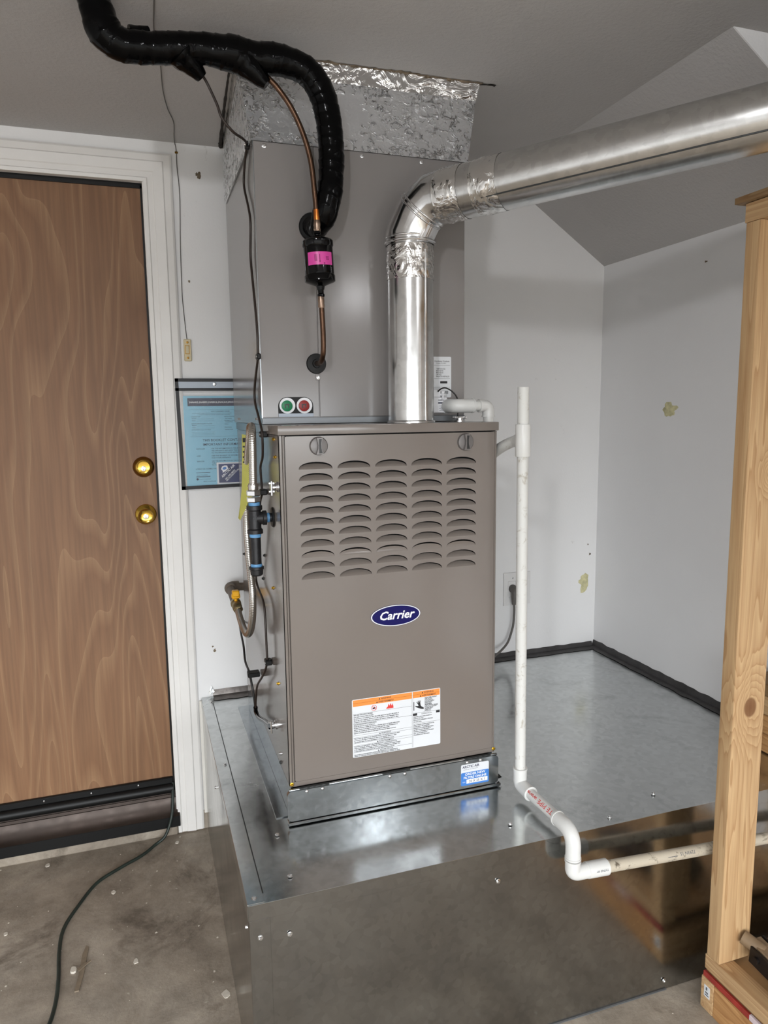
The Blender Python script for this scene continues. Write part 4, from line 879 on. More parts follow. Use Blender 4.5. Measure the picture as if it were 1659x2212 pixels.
for z0, z1 in ((1.154, 1.163), (1.0835, 1.090)):
    bm = B(); lathe(bm, [(0.0132, 0), (0.0140, (z1 - z0) / 2), (0.0132, z1 - z0)], (gx, gy, z0), (0, 0, 1), 20); obj('sealant', bm, 'thread_sealant', gt, 40)
bm = B(); lathe(bm, [(0.0125, 0), (0.0150, 0.003), (0.0158, 0.014), (0.0175, 0.0155), (0.0175, 0.0215), (0.013, 0.022)], (gx, gy, 1.0615), (0, 0, 1), 24); obj('cap', bm, 'black_iron', gt, 35)
gh = root('gas_connector_hose', (-0.04, 0.3, 0.83), 'ribbed stainless flexible gas hose looping down the furnace side', 'gas hose')
bm = B(); cyl(bm, (gx, gy, 1.2295), (gx, gy, 1.2375), 0.0135, 20); obj('sealant', bm, 'thread_sealant', gh, 40)
for z0, z1, r in ((1.2375, 1.250, 0.0170), (1.2525, 1.266, 0.0172)):
    bm = B(); lathe(bm, [(r * 0.92, 0), (r, 0.002), (r, z1 - z0 - 0.002), (r * 0.92, z1 - z0)], (gx - 0.001, gy, z0), (0, 0, 1), 6); obj('hex_nut', bm, 'zinc', gh, 20)
bm = B(); lathe(bm, [(0.0115, 0), (0.0125, 0.003), (0.0118, 0.006), (0.0128, 0.010), (0.0105, 0.016)], (gx - 0.001, gy, 1.266), (0, 0, 1), 20); obj('ferrule', bm, 'steel_flex', gh, 40)
hpth = [(gx - 0.001, gy, 1.275), (gx, gy, 1.32), (gx + 0.001, gy, 1.37), (-0.041, 0.118, 1.398), (-0.038, 0.145, 1.413), (-0.036, 0.178, 1.408), (-0.035, 0.205, 1.38), (-0.035, 0.25, 1.33), (-0.035, 0.295, 1.256), (-0.035, 0.315, 1.155), (-0.035, 0.295, 1.07), (-0.035, 0.255, 0.99), (-0.035, 0.265, 0.925), (-0.036, 0.305, 0.872), (-0.037, 0.37, 0.838), (-0.039, 0.44, 0.836), (-0.042, 0.50, 0.858), (-0.042, 0.53, 0.870)]
bm = B(); hs = resample(hpth, 0.0016, 16); tube(bm, hs, 0.0092, 14, 1, smooth=False, rf=lambda L, a: 1 + 0.075 * math.sin(L * 2 * math.pi / 0.0048)); obj('hose', bm, 'steel_flex', gh, 75)
bm = B(); lathe(bm, [(0.012, 0), (0.0145, 0.002), (0.0145, 0.012), (0.012, 0.014)], (-0.0415, 0.522, 0.866), (0, 0.92, 0.4), 6); obj('flare_nut', bm, 'brass_worn', gh, 20)
tg = root('yellow_hose_tag', (-0.04, 0.3, 1.17), 'long pale yellow warning tag hanging behind the ribbed gas hose', 'tag')
bm = B(); TT = [(-0.046, -0.020, 1.392), (-0.0475, -0.0215, 1.345), (-0.049, -0.024, 1.30), (-0.052, -0.031, 1.252), (-0.057, -0.043, 1.215), (-0.063, -0.061, 1.180)]
rows = [(bm.verts.new((a, 0.258, z)), bm.verts.new((b, 0.240, z - 0.004))) for a, b, z in TT]
for A, C in zip(rows, rows[1:]): bm.faces.new((A[0], A[1], C[1], C[0]))
bmesh.ops.solidify(bm, geom=bm.faces[:], thickness=0.0008); tgo = obj('paper', bm, 'tag_yellow', tg)
bm = B(); tu = V((0.026, -0.018, 0)).normalized(); Pt = Plane((-0.046, 0.258, 0), tu, (0, 0, 1))
for i in range(9):
    z = 1.372 - i * 0.013; dx = -(1.392 - z) * 0.03
    slab(bm, Pt, rect(0.003 + dx, z, 0.016 - (i % 3) * 0.003 + dx, z + (0.011 if i == 0 else 0.004)), 0.0010, 0.0014)
obj('print', bm, 'ink_black', tgo)
gv = root('gas_shutoff_valve', (-0.037, 0.66, 0.873), 'weathered wall gas pipe ending in a valve with yellow handle', 'gas valve')
bm = B(); tube(bm, [(0.055, YB - 0.002, 0.869), (0.05, 0.825, 0.869), (0.025, 0.804, 0.870), (-0.012, 0.802, 0.872)], 0.0135, 16, 6); obj('wall_pipe', bm, 'weathered_pipe', gv, 60)
bm = B(); tube(bm, [(-0.004, 0.802, 0.8725), (-0.024, 0.800, 0.873), (-0.0335, 0.788, 0.873), (-0.034, 0.765, 0.873)], 0.0185, 18, 6); obj('elbow', bm, 'weathered_pipe', gv, 60)
bm = B(); cyl(bm, (-0.034, 0.77, 0.873), (-0.0405, 0.585, 0.873), 0.0135, 20); obj('pipe', bm, 'weathered_pipe', gv, 40)
bm = B(); lathe(bm, [(0.014, 0), (0.016, 0.003), (0.016, 0.016), (0.0125, 0.020), (0.0125, 0.034), (0.0145, 0.036), (0.0145, 0.046), (0.011, 0.05)], (-0.0405, 0.592, 0.873), (-0.02, -1, -0.05), 16); obj('valve_body', bm, 'brass_worn', gv, 40)
bm = B(); cyl(bm, (-0.0415, 0.572, 0.880), (-0.0415, 0.572, 0.893), 0.005, 12); box(bm, (-0.054, 0.563, 0.891), (-0.029, 0.581, 0.906), 0.003); box(bm, (-0.052, 0.560, 0.897), (-0.031, 0.584, 0.916), 0.003); obj('handle', bm, 'valve_yellow', gv, 40)

# ================================================================== CONDENSATE PVC
RP, RF_ = 0.0134, 0.0170
px, py = 0.5685, -0.076
dr = root('condensate_drain_pipe', (px, py, PZ), 'white plastic drain standpipe beside the furnace turning down over the platform edge', 'drain pipe')
def pipe(a, b, r, mat, name='pipe', parent=None, seg=28):
    bm = B(); cyl(bm, a, b, r, seg); return obj(name, bm, mat, parent or dr, 40)
def elbow(a, c, b, r, mat, name='elbow', parent=None, rim=0.0012, k=0.35):
    """socketed elbow from a to b round corner c"""
    a, c, b = V(a), V(c), V(b); bm = B()
    q0 = a.lerp(c, 1 - k); q1 = c.lerp(b, k); arc_ = [((1 - t) ** 2) * q0 + 2 * t * (1 - t) * c + t * t * q1 for t in [i / 10 for i in range(11)]]
    tube(bm, [a] + arc_ + [b], r, 28, 1, smooth=False)
    for p, d in ((a, a - c), (b, b - c)):
        d = d.normalized(); lathe(bm, [(r + rim, 0), (r + rim, 0.004)], p - d * 0.0042, d, 28)
    return obj(name, bm, mat, parent or dr, 45)
ztop = 1.4965
pipe((px - 0.005, py, 1.40), (px - 0.0055, py, ztop), RP, 'pvc_scuffed')
bm = B(); lathe(bm, [(RF_, 0), (RF_ + 0.001, 0.002), (RF_ + 0.001, 0.074), (RF_, 0.076)], (px - 0.005, py, 1.335), (0, 0, 1), 28); cyl(bm, (px - 0.005, py, 1.373), (px + 0.0005, py + 0.038, 1.3705), RF_ - 0.001, 28); obj('tee', bm, 'pvc_white', dr, 40)
tube_pts = [(px + 0.0005, py + 0.030, 1.3715), (px - 0.001, py + 0.060, 1.367), (0.5625, 0.025, 1.354), (0.5600, 0.065, 1.336), (0.5630, 0.104, 1.316)]
bm = B(); tube(bm, tube_pts, RP, 22, 6); obj('branch_pipe', bm, 'pvc_scuffed', dr, 60)
pipe((px - 0.005, py, 1.34), (px, py, 0.545), RP, 'pvc_scuffed')
zl = PZ + 0.0315
elbow((px, py, 0.556), (px, py, zl), (px + 0.0015, py - 0.052, zl), RF_, 'pvc_white')
ry = -0.302
fp = pipe((px + 0.001, py - 0.045, zl), (px + 0.006, ry + 0.05, zl), RP, 'pvc_white', 'forward_pipe')
elbow((px + 0.005, ry + 0.062, zl), (px + 0.007, ry - 0.002, zl), (px + 0.007, ry - 0.002, zl - 0.062), RF_, 'pvc_white', k=0.6)
pipe((px + 0.007, ry - 0.002, zl - 0.055), (px + 0.007, ry - 0.002, 0.440), RP, 'pvc_white')
zr = 0.4135
elbow((px + 0.007, ry - 0.002, 0.447), (px + 0.007, ry - 0.002, zr), (px + 0.048, ry - 0.002, zr - 0.001), RF_, 'pvc_white', k=0.4)
cpl = pipe((px + 0.046, ry - 0.002, zr - 0.001), (px + 0.096, ry - 0.002, zr - 0.004), RF_ + 0.0012, 'pvc_white', 'coupling')
agp = pipe((px + 0.092, ry - 0.002, zr - 0.004), (XR - 0.002, ry - 0.002, zr - 0.052), RP, 'pvc_aged', 'aged_pipe')
# printing on the pipes
def on_pipe(s, p0, d, R, ang, size, mat, parent, flip=False, sx=1.0, bold=0.0):
    """wrap flat text around pipe at p0 along d; ang = direction of text centre around the axis"""
    d = V(d).normalized(); upv = V((0, 0, 1)); upv = (upv - d * upv.dot(d)).normalized(); sdv = d.cross(upv)
    bm = B(); text(bm, Plane((0, 0, 0), (1, 0, 0), (0, 1, 0)), s, 0, 0, size, 0, sx=sx, bold=bold)
    bmesh.ops.subdivide_edges(bm, edges=[e for e in bm.edges if e.calc_length() > 0.003], cuts=2)
    for v in bm.verts:
        t = math.radians(ang) + (v.co.y - size * 0.35) / R * (-1 if flip else 1)
        v.co = V(p0) + d * v.co.x + (sdv * math.cos(t) + upv * math.sin(t)) * (R + 0.0005)
    return obj('print', bm, mat, parent)
on_pipe('TE PIPE www', (px + 0.00535, ry + 0.068, zl), (-0.0382, 1, 0), RP, 138, 0.0155, 'ink_red', fp, sx=1.25)
on_pipe('7293N 15', (0.905, ry - 0.002, zr - 0.0192), (-1, 0, 0.0622), RP, 150, 0.010, 'ink_grey', agp, flip=False, sx=1.1)
bm = B()
d_ = V((1, 0, -0.058)).normalized()
for i in range(14):
    p = V((0.826 + i * 0.0020, ry - 0.002, zr - 0.004 - 0.058 * (0.826 + i * 0.002 - 0.66))); pv = []
    for t, dx in ((160, 0), (160, 0.0011 + (i % 3) * 0.0004), (200, 0.0011 + (i % 3) * 0.0004), (200, 0)):
        tt = math.radians(t); pv.append(bm.verts.new(p + V((dx, math.cos(tt) * (RP + 0.0003), math.sin(tt) * (RP + 0.0003)))))
    bm.faces.new(pv)
obj('print', bm, 'ink_grey', agp)
on_pipe('TYP40 FP', (px + 0.090, ry - 0.002, zr - 0.0035), (-1, 0, 0.05), RF_ + 0.0012, 165, 0.0072, 'ink_grey', cpl, sx=1.1)

cdx = root('upper_drain_elbows', (0.50, 0.11, 1.44), 'white plastic drain elbows leaving the coil above the furnace corner', 'drain elbow')
elbow((0.470, CY0 - 0.001, 1.4565), (0.470, 0.108, 1.4565), (0.523, 0.108, 1.4565), 0.0175, 'pvc_white', parent=cdx, k=0.5)
pipe((0.515, 0.108, 1.4565), (0.545, 0.108, 1.4565), RP, 'pvc_scuffed', parent=cdx)
elbow((0.538, 0.108, 1.4560), (0.5655, 0.108, 1.4560), (0.5655, 0.108, 1.4270), 0.0160, 'pvc_white', parent=cdx, k=0.6)
pipe((0.5655, 0.108, 1.430), (0.5680, 0.110, 1.30), RP, 'pvc_white', parent=cdx)
fs = root('float_switch', (0.452, 0.155, 1.439), 'small white condensate float switch with printed label beside the flue pipe', 'float switch')
bm = B(); box(bm, (0.425, 0.150, 1.4395), (0.4685, CY0 - 0.0008, 1.4790), 0.003, 2); fb = obj('body', bm, 'white_plastic', fs, 40)
bm = B(); box(bm, (0.428, 0.152, 1.479), (0.452, CY0 - 0.001, 1.499), 0.002); box(bm, (0.448, 0.149, 1.4825), (0.466, CY0 - 0.002, 1.489), 0.002); box(bm, (0.4530, 0.146, 1.472), (0.4590, 0.152, 1.494), 0.0015); box(bm, (0.4515, 0.1455, 1.489), (0.4605, 0.152, 1.4955), 0.0015); obj('float_stem', bm, 'white_plastic', fs, 40)
Pf = FR(0.150); bm = B(); text(bm, Pf, 'SAFETY', 0.4435, 1.4700, 0.005, 0.0004, bold=0.02); slab(bm, Pf, rect(0.4430, 1.4630, 0.4645, 1.4660), 0, 0.0004)
for i in range(5): slab(bm, Pf, rect(0.4460 + (i % 2) * 0.004, 1.4445 + i * 0.003, 0.4600 + (i % 2) * 0.003, 1.4453 + i * 0.003), 0, 0.0004)
obj('print', bm, 'ink_navy', fb)
bm = B(); tube(bm, [(0.443, 0.150, 1.494), (0.447, 0.140, 1.500), (0.455, 0.13, 1.502), (0.468, 0.122, 1.494), (0.482, 0.12, 1.478), (0.490, 0.128, 1.455), (0.491, 0.135, 1.430), (0.490, 0.13, 1.4175)], 0.0018, 8, 6); obj('wire', bm, 'wire_black', fs, 70)
wn = root('cable_clamp', (0.49, 0.12, FZ1), 'small bright zinc cable clamp on top of the furnace', 'clamp')
bm = B(); lathe(bm, [(0.015, 0.0003), (0.015, 0.003), (0.010, 0.004), (0.010, 0.009)], (0.490, 0.12, FZ1), (0, 0, 1), 18); obj('flange', bm, 'zinc', wn, 40)
bm = B(); box(bm, (0.473, 0.113, FZ1 + 0.008), (0.507, 0.116, FZ1 + 0.014), 0.001); box(bm, (0.473, 0.124, FZ1 + 0.008), (0.507, 0.127, FZ1 + 0.014), 0.001); cyl(bm, (0.477, 0.108, FZ1 + 0.011), (0.477, 0.132, FZ1 + 0.011), 0.0026, 8); cyl(bm, (0.503, 0.108, FZ1 + 0.011), (0.503, 0.132, FZ1 + 0.011), 0.0026, 8); obj('jaws', bm, 'zinc', wn, 40)

# ================================================================== POUCH, BOOKLET, CARD, BELL BUTTON
YW = YB
po = root('document_pouch', (-0.05, YW, 1.20), 'clear document pouch with black border screwed to the wall', 'document pouch')
px0, px1, pz0, pz1 = -0.1735, 0.075, 1.199, 1.5575
Pw = FR(YW)
bm = B()
def strip(pts_):
    slab(bm, Pw, pts_, 0.0160, 0.0178)
strip([(px0, pz1 - 0.0105), (px1, pz1 - 0.0105), (px1, pz1), (px0, pz1)]); strip([(px0, pz1 - 0.0395), (px1, pz1 - 0.0395), (px1, pz1 - 0.0305), (px0, pz1 - 0.0305)]); strip([(px0 + 0.005, pz0), (px1, pz0 + 0.003), (px1, pz0 + 0.014), (px0 + 0.005, pz0 + 0.011)]); strip([(px0 + 0.005, pz0), (px0 + 0.0175, pz0), (px0 + 0.0105, pz1), (px0, pz1)]); strip([(px1 - 0.008, pz0), (px1, pz0), (px1, pz1), (px1 - 0.008, pz1)])
obj('border', bm, 'ink_black', po)
bm = B(); slab(bm, Pw, rect(px0 + 0.004, pz0 + 0.003, px1 - 0.001, pz1 - 0.002), 0.0145, 0.0150); obj('clear_front', bm, 'clear_vinyl', po)
bm = B(); slab(bm, Pw, rect(px0 + 0.010, pz1 - 0.031, px1 - 0.004, pz1 - 0.008), 0.0151, 0.0158); obj('header_strip', bm, 'label_grey', po)
screw(po, (-0.049, YW - 0.0160, 1.5395), (0, -1, 0), 0.0055)
bk = root('instruction_booklet', (-0.05, YW, 1.205), 'light blue printed instruction booklet inside the clear pouch', 'booklet')
bm = B(); slab(bm, Pw, rect(-0.1505, 1.2085, 0.066, 1.5020), 0.0065, 0.0105); cov = obj('cover', bm, 'booklet_blue', bk)
bm = B(); slab(bm, Pw, rect(-0.1370, 1.4690, 0.060, 1.4950), 0.0105, 0.0108)
text(bm, Pw, 'THIS BOOKLET CONTAINS', -0.0945, 1.3545, 0.0112, 0.0108, bold=0.006); text(bm, Pw, 'IMPORTANT INFORMATION', -0.0945, 1.3405, 0.0112, 0.0108, bold=0.006)
def q(s, a, b, sz=0.0048, bold=0.004, al='LEFT'): text(bm, Pw, s, a, b, sz, 0.0108, al, bold=bold)
q('NOTE TO EQUIPMENT OWNER:', -0.064, 1.4505, 0.0042, 0.02); q('For your convenience, please record the model and serial numbers of your new equipment', -0.124, 1.4450, 0.0034); q('provided. This information, along with the installation data, will be helpful', -0.104, 1.4405, 0.0034)
for i, (s, a, b) in enumerate([('OUTDOOR UNIT', -0.128, 1.4335), ('Model #', -0.1255, 1.4280), ('Serial #', -0.1255, 1.4210), ('INDOOR UNIT (Furnace/Fan or Fan Coil)', -0.128, 1.4110), ('Model #', -0.1255, 1.4055), ('Serial #', -0.1255, 1.3985), ('ACCESSORIES (List type and model #)', -0.128, 1.3915), ('INSTALLATION INFORMATION', -0.022, 1.4335), ('Date Installed', -0.0195, 1.4275), ('EQUIPMENT OWNER', -0.022, 1.4205), ('Company Name', -0.0195, 1.4160), ('Address', -0.022, 1.4090), ('Phone Number', -0.022, 1.3985), ('Technician Name', -0.022, 1.3915)]): q(s, a, b, 0.0038, 0.012)
for a0, a1, z in [(-0.112, -0.055, 1.4275), (-0.112, -0.055, 1.4205), (-0.112, -0.055, 1.4050), (-0.112, -0.055, 1.3980), (-0.128, -0.055, 1.3845), (-0.128, -0.055, 1.3800), (-0.128, -0.055, 1.3755), (-0.133, 0.06, 1.3700), (-0.133, 0.06, 1.4570)]: slab(bm, Pw, rect(a0, z, a1, z + 0.0004), 0.0105, 0.0107)
for s, a, b in [('INSTALLER', -0.116, 1.3285), ('USE THE INFORMATION IN THIS BOOKLET TO', -0.068, 1.3285), ('THE APPLIANCE AND AFFIX THIS BOOKLET', -0.068, 1.3215), ('TO THE APPLIANCE AFTER INSTALLATION', -0.068, 1.3145), ('USER', -0.116, 1.3050), ('KEEP THIS BOOKLET OF INFORMATION', -0.068, 1.3050), ('FOR FUTURE REFERENCE', -0.068, 1.2980), ('SERVICER', -0.116, 1.2875), ('USE THE INFORMATION IN THIS BOOKLET', -0.068, 1.2875), ('THE APPLIANCE AND AFFIX THIS BOOKLET', -0.068, 1.2810), ('TO THE', -0.068, 1.2745), ('LITERATURE ASSEMBLY NO.', -0.121, 1.2625)]: q(s, a, b, 0.0056)
for s, a, b in [('Printed on recycled paper', -0.1115, 1.2300)]: q(s, a, b, 0.0036, 0.01)
for s, a, b in [('Carrier Corporation', -0.119, 1.2435), ('NOTE TO INSTALLER:', -0.098, 1.2215)]: q(s, a, b, 0.0042, 0.01)
slab(bm, Pw, ell(-0.1165, 1.2312, 0.0036, 0.0036, 20), 0.0105, 0.0107)
for z in (1.2520, 1.2395, 1.2375): slab(bm, Pw, rect(-0.120, z, -0.075, z + 0.0012), 0.0105, 0.0107)
obj('print', bm, 'ink_navy', cov)
bm = B(); text(bm, Pw, '24AAA5,24ABB3,24ABC6,24ACA4,24ACC4', -0.1330, 1.4790, 0.0082, 0.0110, bold=0.015, sx=1.03); obj('print', bm, 'ink_white', cov)
cdv = root('business_card', (-0.01, YW, 1.213), 'dark blue business card with white border in front of the booklet', 'business card')
bm = B(); slab(bm, Pw, rect(-0.0535, 1.2120, 0.048, 1.2840), 0.0112, 0.0120); cbo = obj('card', bm, 'label_white', cdv)
bm = B(); slab(bm, Pw, rect(-0.0475, 1.2170, 0.042, 1.2790), 0.0120, 0.0123); obj('blue_field', bm, 'card_navy', cbo)
bm = B(); rt = math.radians(43)
text(bm, Pw, 'ARCTIC AIR', -0.0355, 1.2330, 0.0108, 0.0126, bold=0.02, rot=rt); text(bm, Pw, '661-942-8833', -0.0255, 1.2255, 0.0080, 0.0126, bold=0.015, rot=rt); text(bm, Pw, 'ARCTICAIRAV.COM', -0.0225, 1.2205, 0.0064, 0.0126, bold=0.015, rot=rt)
slab(bm, Pw, [(-0.040, 1.262), (-0.036, 1.271), (-0.028, 1.274), (-0.020, 1.2735), (-0.017, 1.266), (-0.017, 1.262), (-0.026, 1.255), (-0.035, 1.2495), (-0.035, 1.256)], 0.0123, 0.0126); obj('print', bm, 'ink_white', cbo)
bm = B(); slab(bm, Pw, [(-0.036, 1.262), (-0.031, 1.269), (-0.024, 1.269), (-0.021, 1.264), (-0.029, 1.259)], 0.0126, 0.0128); obj('emblem', bm, 'label_blue', cbo)

bell = root('doorbell_button', (-0.128, YW, 1.612), 'small ivory rectangular doorbell button on the wall right of the door', 'doorbell button')
bm = B(); box(bm, (-0.1395, YW - 0.009, 1.6125), (-0.1165, YW - 0.0005, 1.6815), 0.002); obj('plate', bm, 'ivory_plastic', bell)
bm = B(); box(bm, (-0.1345, YW - 0.012, 1.636), (-0.1235, YW - 0.009, 1.661), 0.0015); obj('push', bm, 'ivory_plastic', bell)
bm = B(); slab(bm, FR(YW - 0.009), rect(-0.1360, 1.6345, -0.1220, 1.6625), 0, 0.0006); obj('bezel', bm, 'brass_dull', bell)
for z in (1.6715, 1.6225): screw(bell, (-0.1280, YW - 0.009, z), (0, -1, 0), 0.0038, 'brass_dull')
bw = root('doorbell_wire', (-0.13, YW, 1.68), 'thin pale bell wire stapled across the ceiling and down the wall', 'wire')
bm = B(); tube(bm, [(-0.213, 0.02, 2.2745), (-0.213, 0.098, 2.2745), (-0.21, 0.204, 2.2745), (-0.195, 0.321, 2.2745), (-0.183, 0.487, 2.2745), (-0.167, 0.603, 2.2745), (-0.147, 0.697, 2.2745), (-0.141, 0.807, 2.2745), (-0.136, 0.860, 2.272), (-0.133, 0.862, 2.255), (-0.133, 0.862, 2.205), (-0.129, 0.862, 2.123), (-0.134, 0.862, 1.984), (-0.136, 0.862, 1.872), (-0.136, 0.862, 1.801), (-0.130, 0.862, 1.70), (-0.128, 0.862, 1.68)], 0.0013, 6, 6); obj('wire', bm, 'wire_grey', bw, 70)
bm = B(); box(bm, (-0.1375, YW - 0.004, 2.244), (-0.1285, YW - 0.0005, 2.250), 0.001); obj('staple', bm, 'brass_dull', bw)


# ================================================================== OUTLET + PLUG
ot = root('wall_outlet', (1.05, YB, 0.75), 'white square wall outlet plate behind the white standpipe', 'outlet')
bm = B(); box(bm, (1.016, YB - 0.006, 0.688), (1.132, YB - 0.0005, 0.819), 0.003, 2); obj('plate', bm, 'outlet_white', ot, 40)
for x in (1.050, 1.098):
    bm = B(); box(bm, (x - 0.017, YB - 0.008, 0.722), (x + 0.017, YB - 0.006, 0.786), 0.003); obj('receptacle', bm, 'outlet_white', ot, 40)
screw(ot, (1.054, YB - 0.006, 0.797), (0, -1, 0), 0.0035)
pc = root('power_cord', (1.05, 0.83, 0.53), 'grey power cord with moulded plug hanging below the wall outlet', 'power cord')
bm = B(); tube(bm, [(1.052, YB - 0.008, 0.756), (1.050, YB - 0.022, 0.757), (1.048, YB - 0.032, 0.745), (1.046, YB - 0.034, 0.722), (1.046, YB - 0.034, 0.700)], lambda t: 0.0165 * (1 - 0.45 * t), 16, 6); obj('plug', bm, 'wire_grey', pc, 60)
bm = B(); tube(bm, [(1.046, 0.83, 0.702), (1.047, 0.83, 0.673), (1.044, 0.83, 0.625), (1.036, 0.83, 0.591), (1.017, 0.825, 0.552), (0.975, 0.80, 0.532), (0.90, 0.74, 0.528), (0.75, 0.62, 0.53), (0.62, 0.50, 0.55), (0.535, 0.42, 0.60)], 0.0044, 10, 6); obj('cord', bm, 'wire_grey', pc, 60)

# ================================================================== FLOOR ITEMS
ex = root('extension_cord', (-0.5, 0.45, 0.0), 'dark green extension cord snaking from the door threshold across the floor', 'cord')
bm = B(); tube(bm, [(-0.2470, 0.886, 0.176), (-0.2490, 0.865, 0.150), (-0.252, 0.848, 0.118), (-0.257, 0.838, 0.085), (-0.268, 0.828, 0.050), (-0.286, 0.818, 0.020), (-0.318, 0.806, 0.0052), (-0.358, 0.762, 0.0050), (-0.425, 0.716, 0.0050), (-0.492, 0.66, 0.0050), (-0.539, 0.566, 0.0050), (-0.571, 0.474, 0.0050), (-0.574, 0.381, 0.0050), (-0.566, 0.276, 0.0050), (-0.566, 0.183, 0.0050), (-0.580, 0.10, 0.0050), (-0.63, -0.10, 0.005), (-0.66, -0.4, 0.005)], 0.0050, 10, 8); obj('cord', bm, 'cord_green', ex, 60)
sp = root('wood_splinter', (-0.511, 0.30, 0.0), 'thin broken grey wood splinter lying on the concrete floor', 'wood splinter')
bm = B(); slab(bm, TP(0), [(-0.524, 0.222), (-0.513, 0.222), (-0.505, 0.280), (-0.499, 0.378), (-0.506, 0.384), (-0.514, 0.352), (-0.517, 0.29)], 0.0003, 0.004); obj('sliver', bm, 'splinter', sp)
bm = B(); slab(bm, TP(0), [(-0.524, 0.300), (-0.518, 0.288), (-0.507, 0.301), (-0.489, 0.318), (-0.492, 0.321), (-0.511, 0.309)], 0.004, 0.006); obj('sliver', bm, 'splinter', sp)
chips = [((-0.162, 0.089), 0.013, 'large pale paint chip lying beside the lower platform corner'), ((-0.649, 0.815), 0.009, 'pale paint chip near the concrete kerb below the door'), ((-0.443, 0.601), 0.009, 'oval pale paint chip right of the cord bend on the floor'), ((-0.377, 0.281), 0.009, 'pale paint chip on open floor right of the wood splinter'), ((-0.245, 0.805), 0.008, 'pale paint chip on the floor close to the white casing foot'), ((-0.725, 0.513), 0.008, 'pale paint chip at the left edge of the picture'), ((-0.533, 0.300), 0.010, 'chunky white paint chip touching the wood splinter')]
for i, ((x, y), r, lab) in enumerate(chips):
    random.seed(40 + i); bm = B(); n = 9; poly = [(x + 0.8 * r * (0.75 + 0.4 * random.random()) * math.cos(2 * math.pi * k / n), y + 1.15 * r * (0.7 + 0.4 * random.random()) * math.sin(2 * math.pi * k / n)) for k in range(n)]
    slab(bm, TP(0), poly, 0.0002, 0.0022 + (0.004 if i == 6 else 0)); o = obj('paint_chip', bm, 'paint_chip', None, origin=(x, y, 0)); tag(o, lab, 'paint chip', 'larger paint chips on the floor')
random.seed(11); bm = B()
for i in range(300):
    x = random.uniform(-0.9, 1.0); y = random.uniform(-1.2, 0.84)
    if x > PX - 0.01 and y > PY - 0.02: continue
    r = random.choice((0.0012, 0.0018, 0.0025, 0.0036)); n = 5
    slab(bm, TP(0), [(x + r * random.uniform(0.6, 1.2) * math.cos(2 * math.pi * k / n), y + r * random.uniform(0.6, 1.2) * math.sin(2 * math.pi * k / n)) for k in range(n)], 0.0001, 0.001)
tag(obj('paint_flecks', bm, 'paint_chip'), 'tiny pale paint flecks scattered over the concrete floor', 'flecks', None, 'stuff')

# foam patches on the walls
def blob(bm, P, a, b, ra, rb, seed, h=0.006):
    ctr = bm.verts.new(P(a, b, h)); prev = None; ring = []; ring2 = []
    for k in range(22):
        t = 2 * math.pi * k / 22; s = 0.75 + 0.5 * noise.noise(V((math.cos(t) * 1.6, math.sin(t) * 1.6, seed)))
        ring.append(bm.verts.new(P(a + ra * s * math.cos(t), b + rb * s * math.sin(t), 0.0003))); ring2.append(bm.verts.new(P(a + ra * s * 0.6 * math.cos(t), b + rb * s * 0.6 * math.sin(t), h * (0.7 + 0.6 * noise.noise(V((t * 2, seed, 1)))))))
    for k in range(22):
        j = (k + 1) % 22; bm.faces.new((ring[k], ring[j], ring2[j], ring2[k])); bm.faces.new((ring2[k], ring2[j], ctr))
bm = B(); blob(bm, SL(XR), -0.466, 1.438, 0.044, 0.029, 2.0); tag(obj('foam_patch', bm, 'foam_yellow', None, 60), 'yellowish foam patch high on the right side wall', 'foam patch')
bm = B(); blob(bm, FR(YB), 1.382, 0.750, 0.034, 0.044, 6.0, 0.004); tag(obj('foam_patch', bm, 'foam_yellow', None, 60), 'yellowish foam patch on the back wall beside the corner', 'foam patch')
for a_, b_, r_ in ((-0.068, 2.185, 0.009), (-0.075, 2.188, 0.005), (-0.086, 0.640, 0.006), (-0.092, 0.655, 0.0035), (-0.113, 1.862, 0.004), (1.395, 0.905, 0.004), (1.405, 0.865, 0.005)):
    bm = B(); blob(bm, FR(YB), a_, b_, r_, r_ * 1.3, a_ * 40, 0.0006); obj('scuff', bm, 'drywall_torn', wall_back)
bm = B(); blob(bm, SL(XR), -0.329, 1.900, 0.007, 0.004, 9.0, 0.0006); obj('scuff', bm, 'drywall_torn', wall_right)

# ================================================================== STORAGE SHELF
SX = 0.930
sh = root('storage_shelf', (SX, -0.342, 0.0), 'tall rough lumber storage shelf standing at the right edge', 'shelf')
SX1, SY0, SY1 = 1.405, -0.342, -1.52
def lum(name, lo, hi, mat, parent=sh, bev=0.002):
    bm = B(); box(bm, lo, hi, bev, 2); return obj(name, bm, mat, parent, 40)
for x0 in (SX, SX1 - 0.089):
    for y0 in (SY0 - 0.038, SY1):
        bm = B(); box(bm, (x0, y0, 0.1465), (x0 + 0.089, y0 + 0.038, 1.823), 0.003, 2); o = obj('post', bm, 'lumber_post', None, 40, origin=(x0, y0 + 0.019, 0.0)); o.parent = sh; o.location = V((x0, y0 + 0.019, 0)) - wloc(sh)
lum('top_rail', (SX, SY1, 1.8235), (SX + 0.089, SY0 + 0.004, 1.862), 'lumber_y'); lum('top_rail', (SX1 - 0.089, SY1, 1.8235), (SX1, SY0 + 0.004, 1.862), 'lumber_y')
lum('top_deck', (SX - 0.012, SY1 - 0.02, 1.8635), (SX1 + 0.012, SY0 + 0.022, 1.8765), 'lumber_old', bev=0.001)
lum('lower_rail', (SX, SY1, 0.1085), (SX + 0.045, SY0 + 0.004, 0.146), 'lumber_y'); lum('lower_rail', (SX1 - 0.045, SY1, 0.1085), (SX1, SY0 + 0.004, 0.146), 'lumber_y')
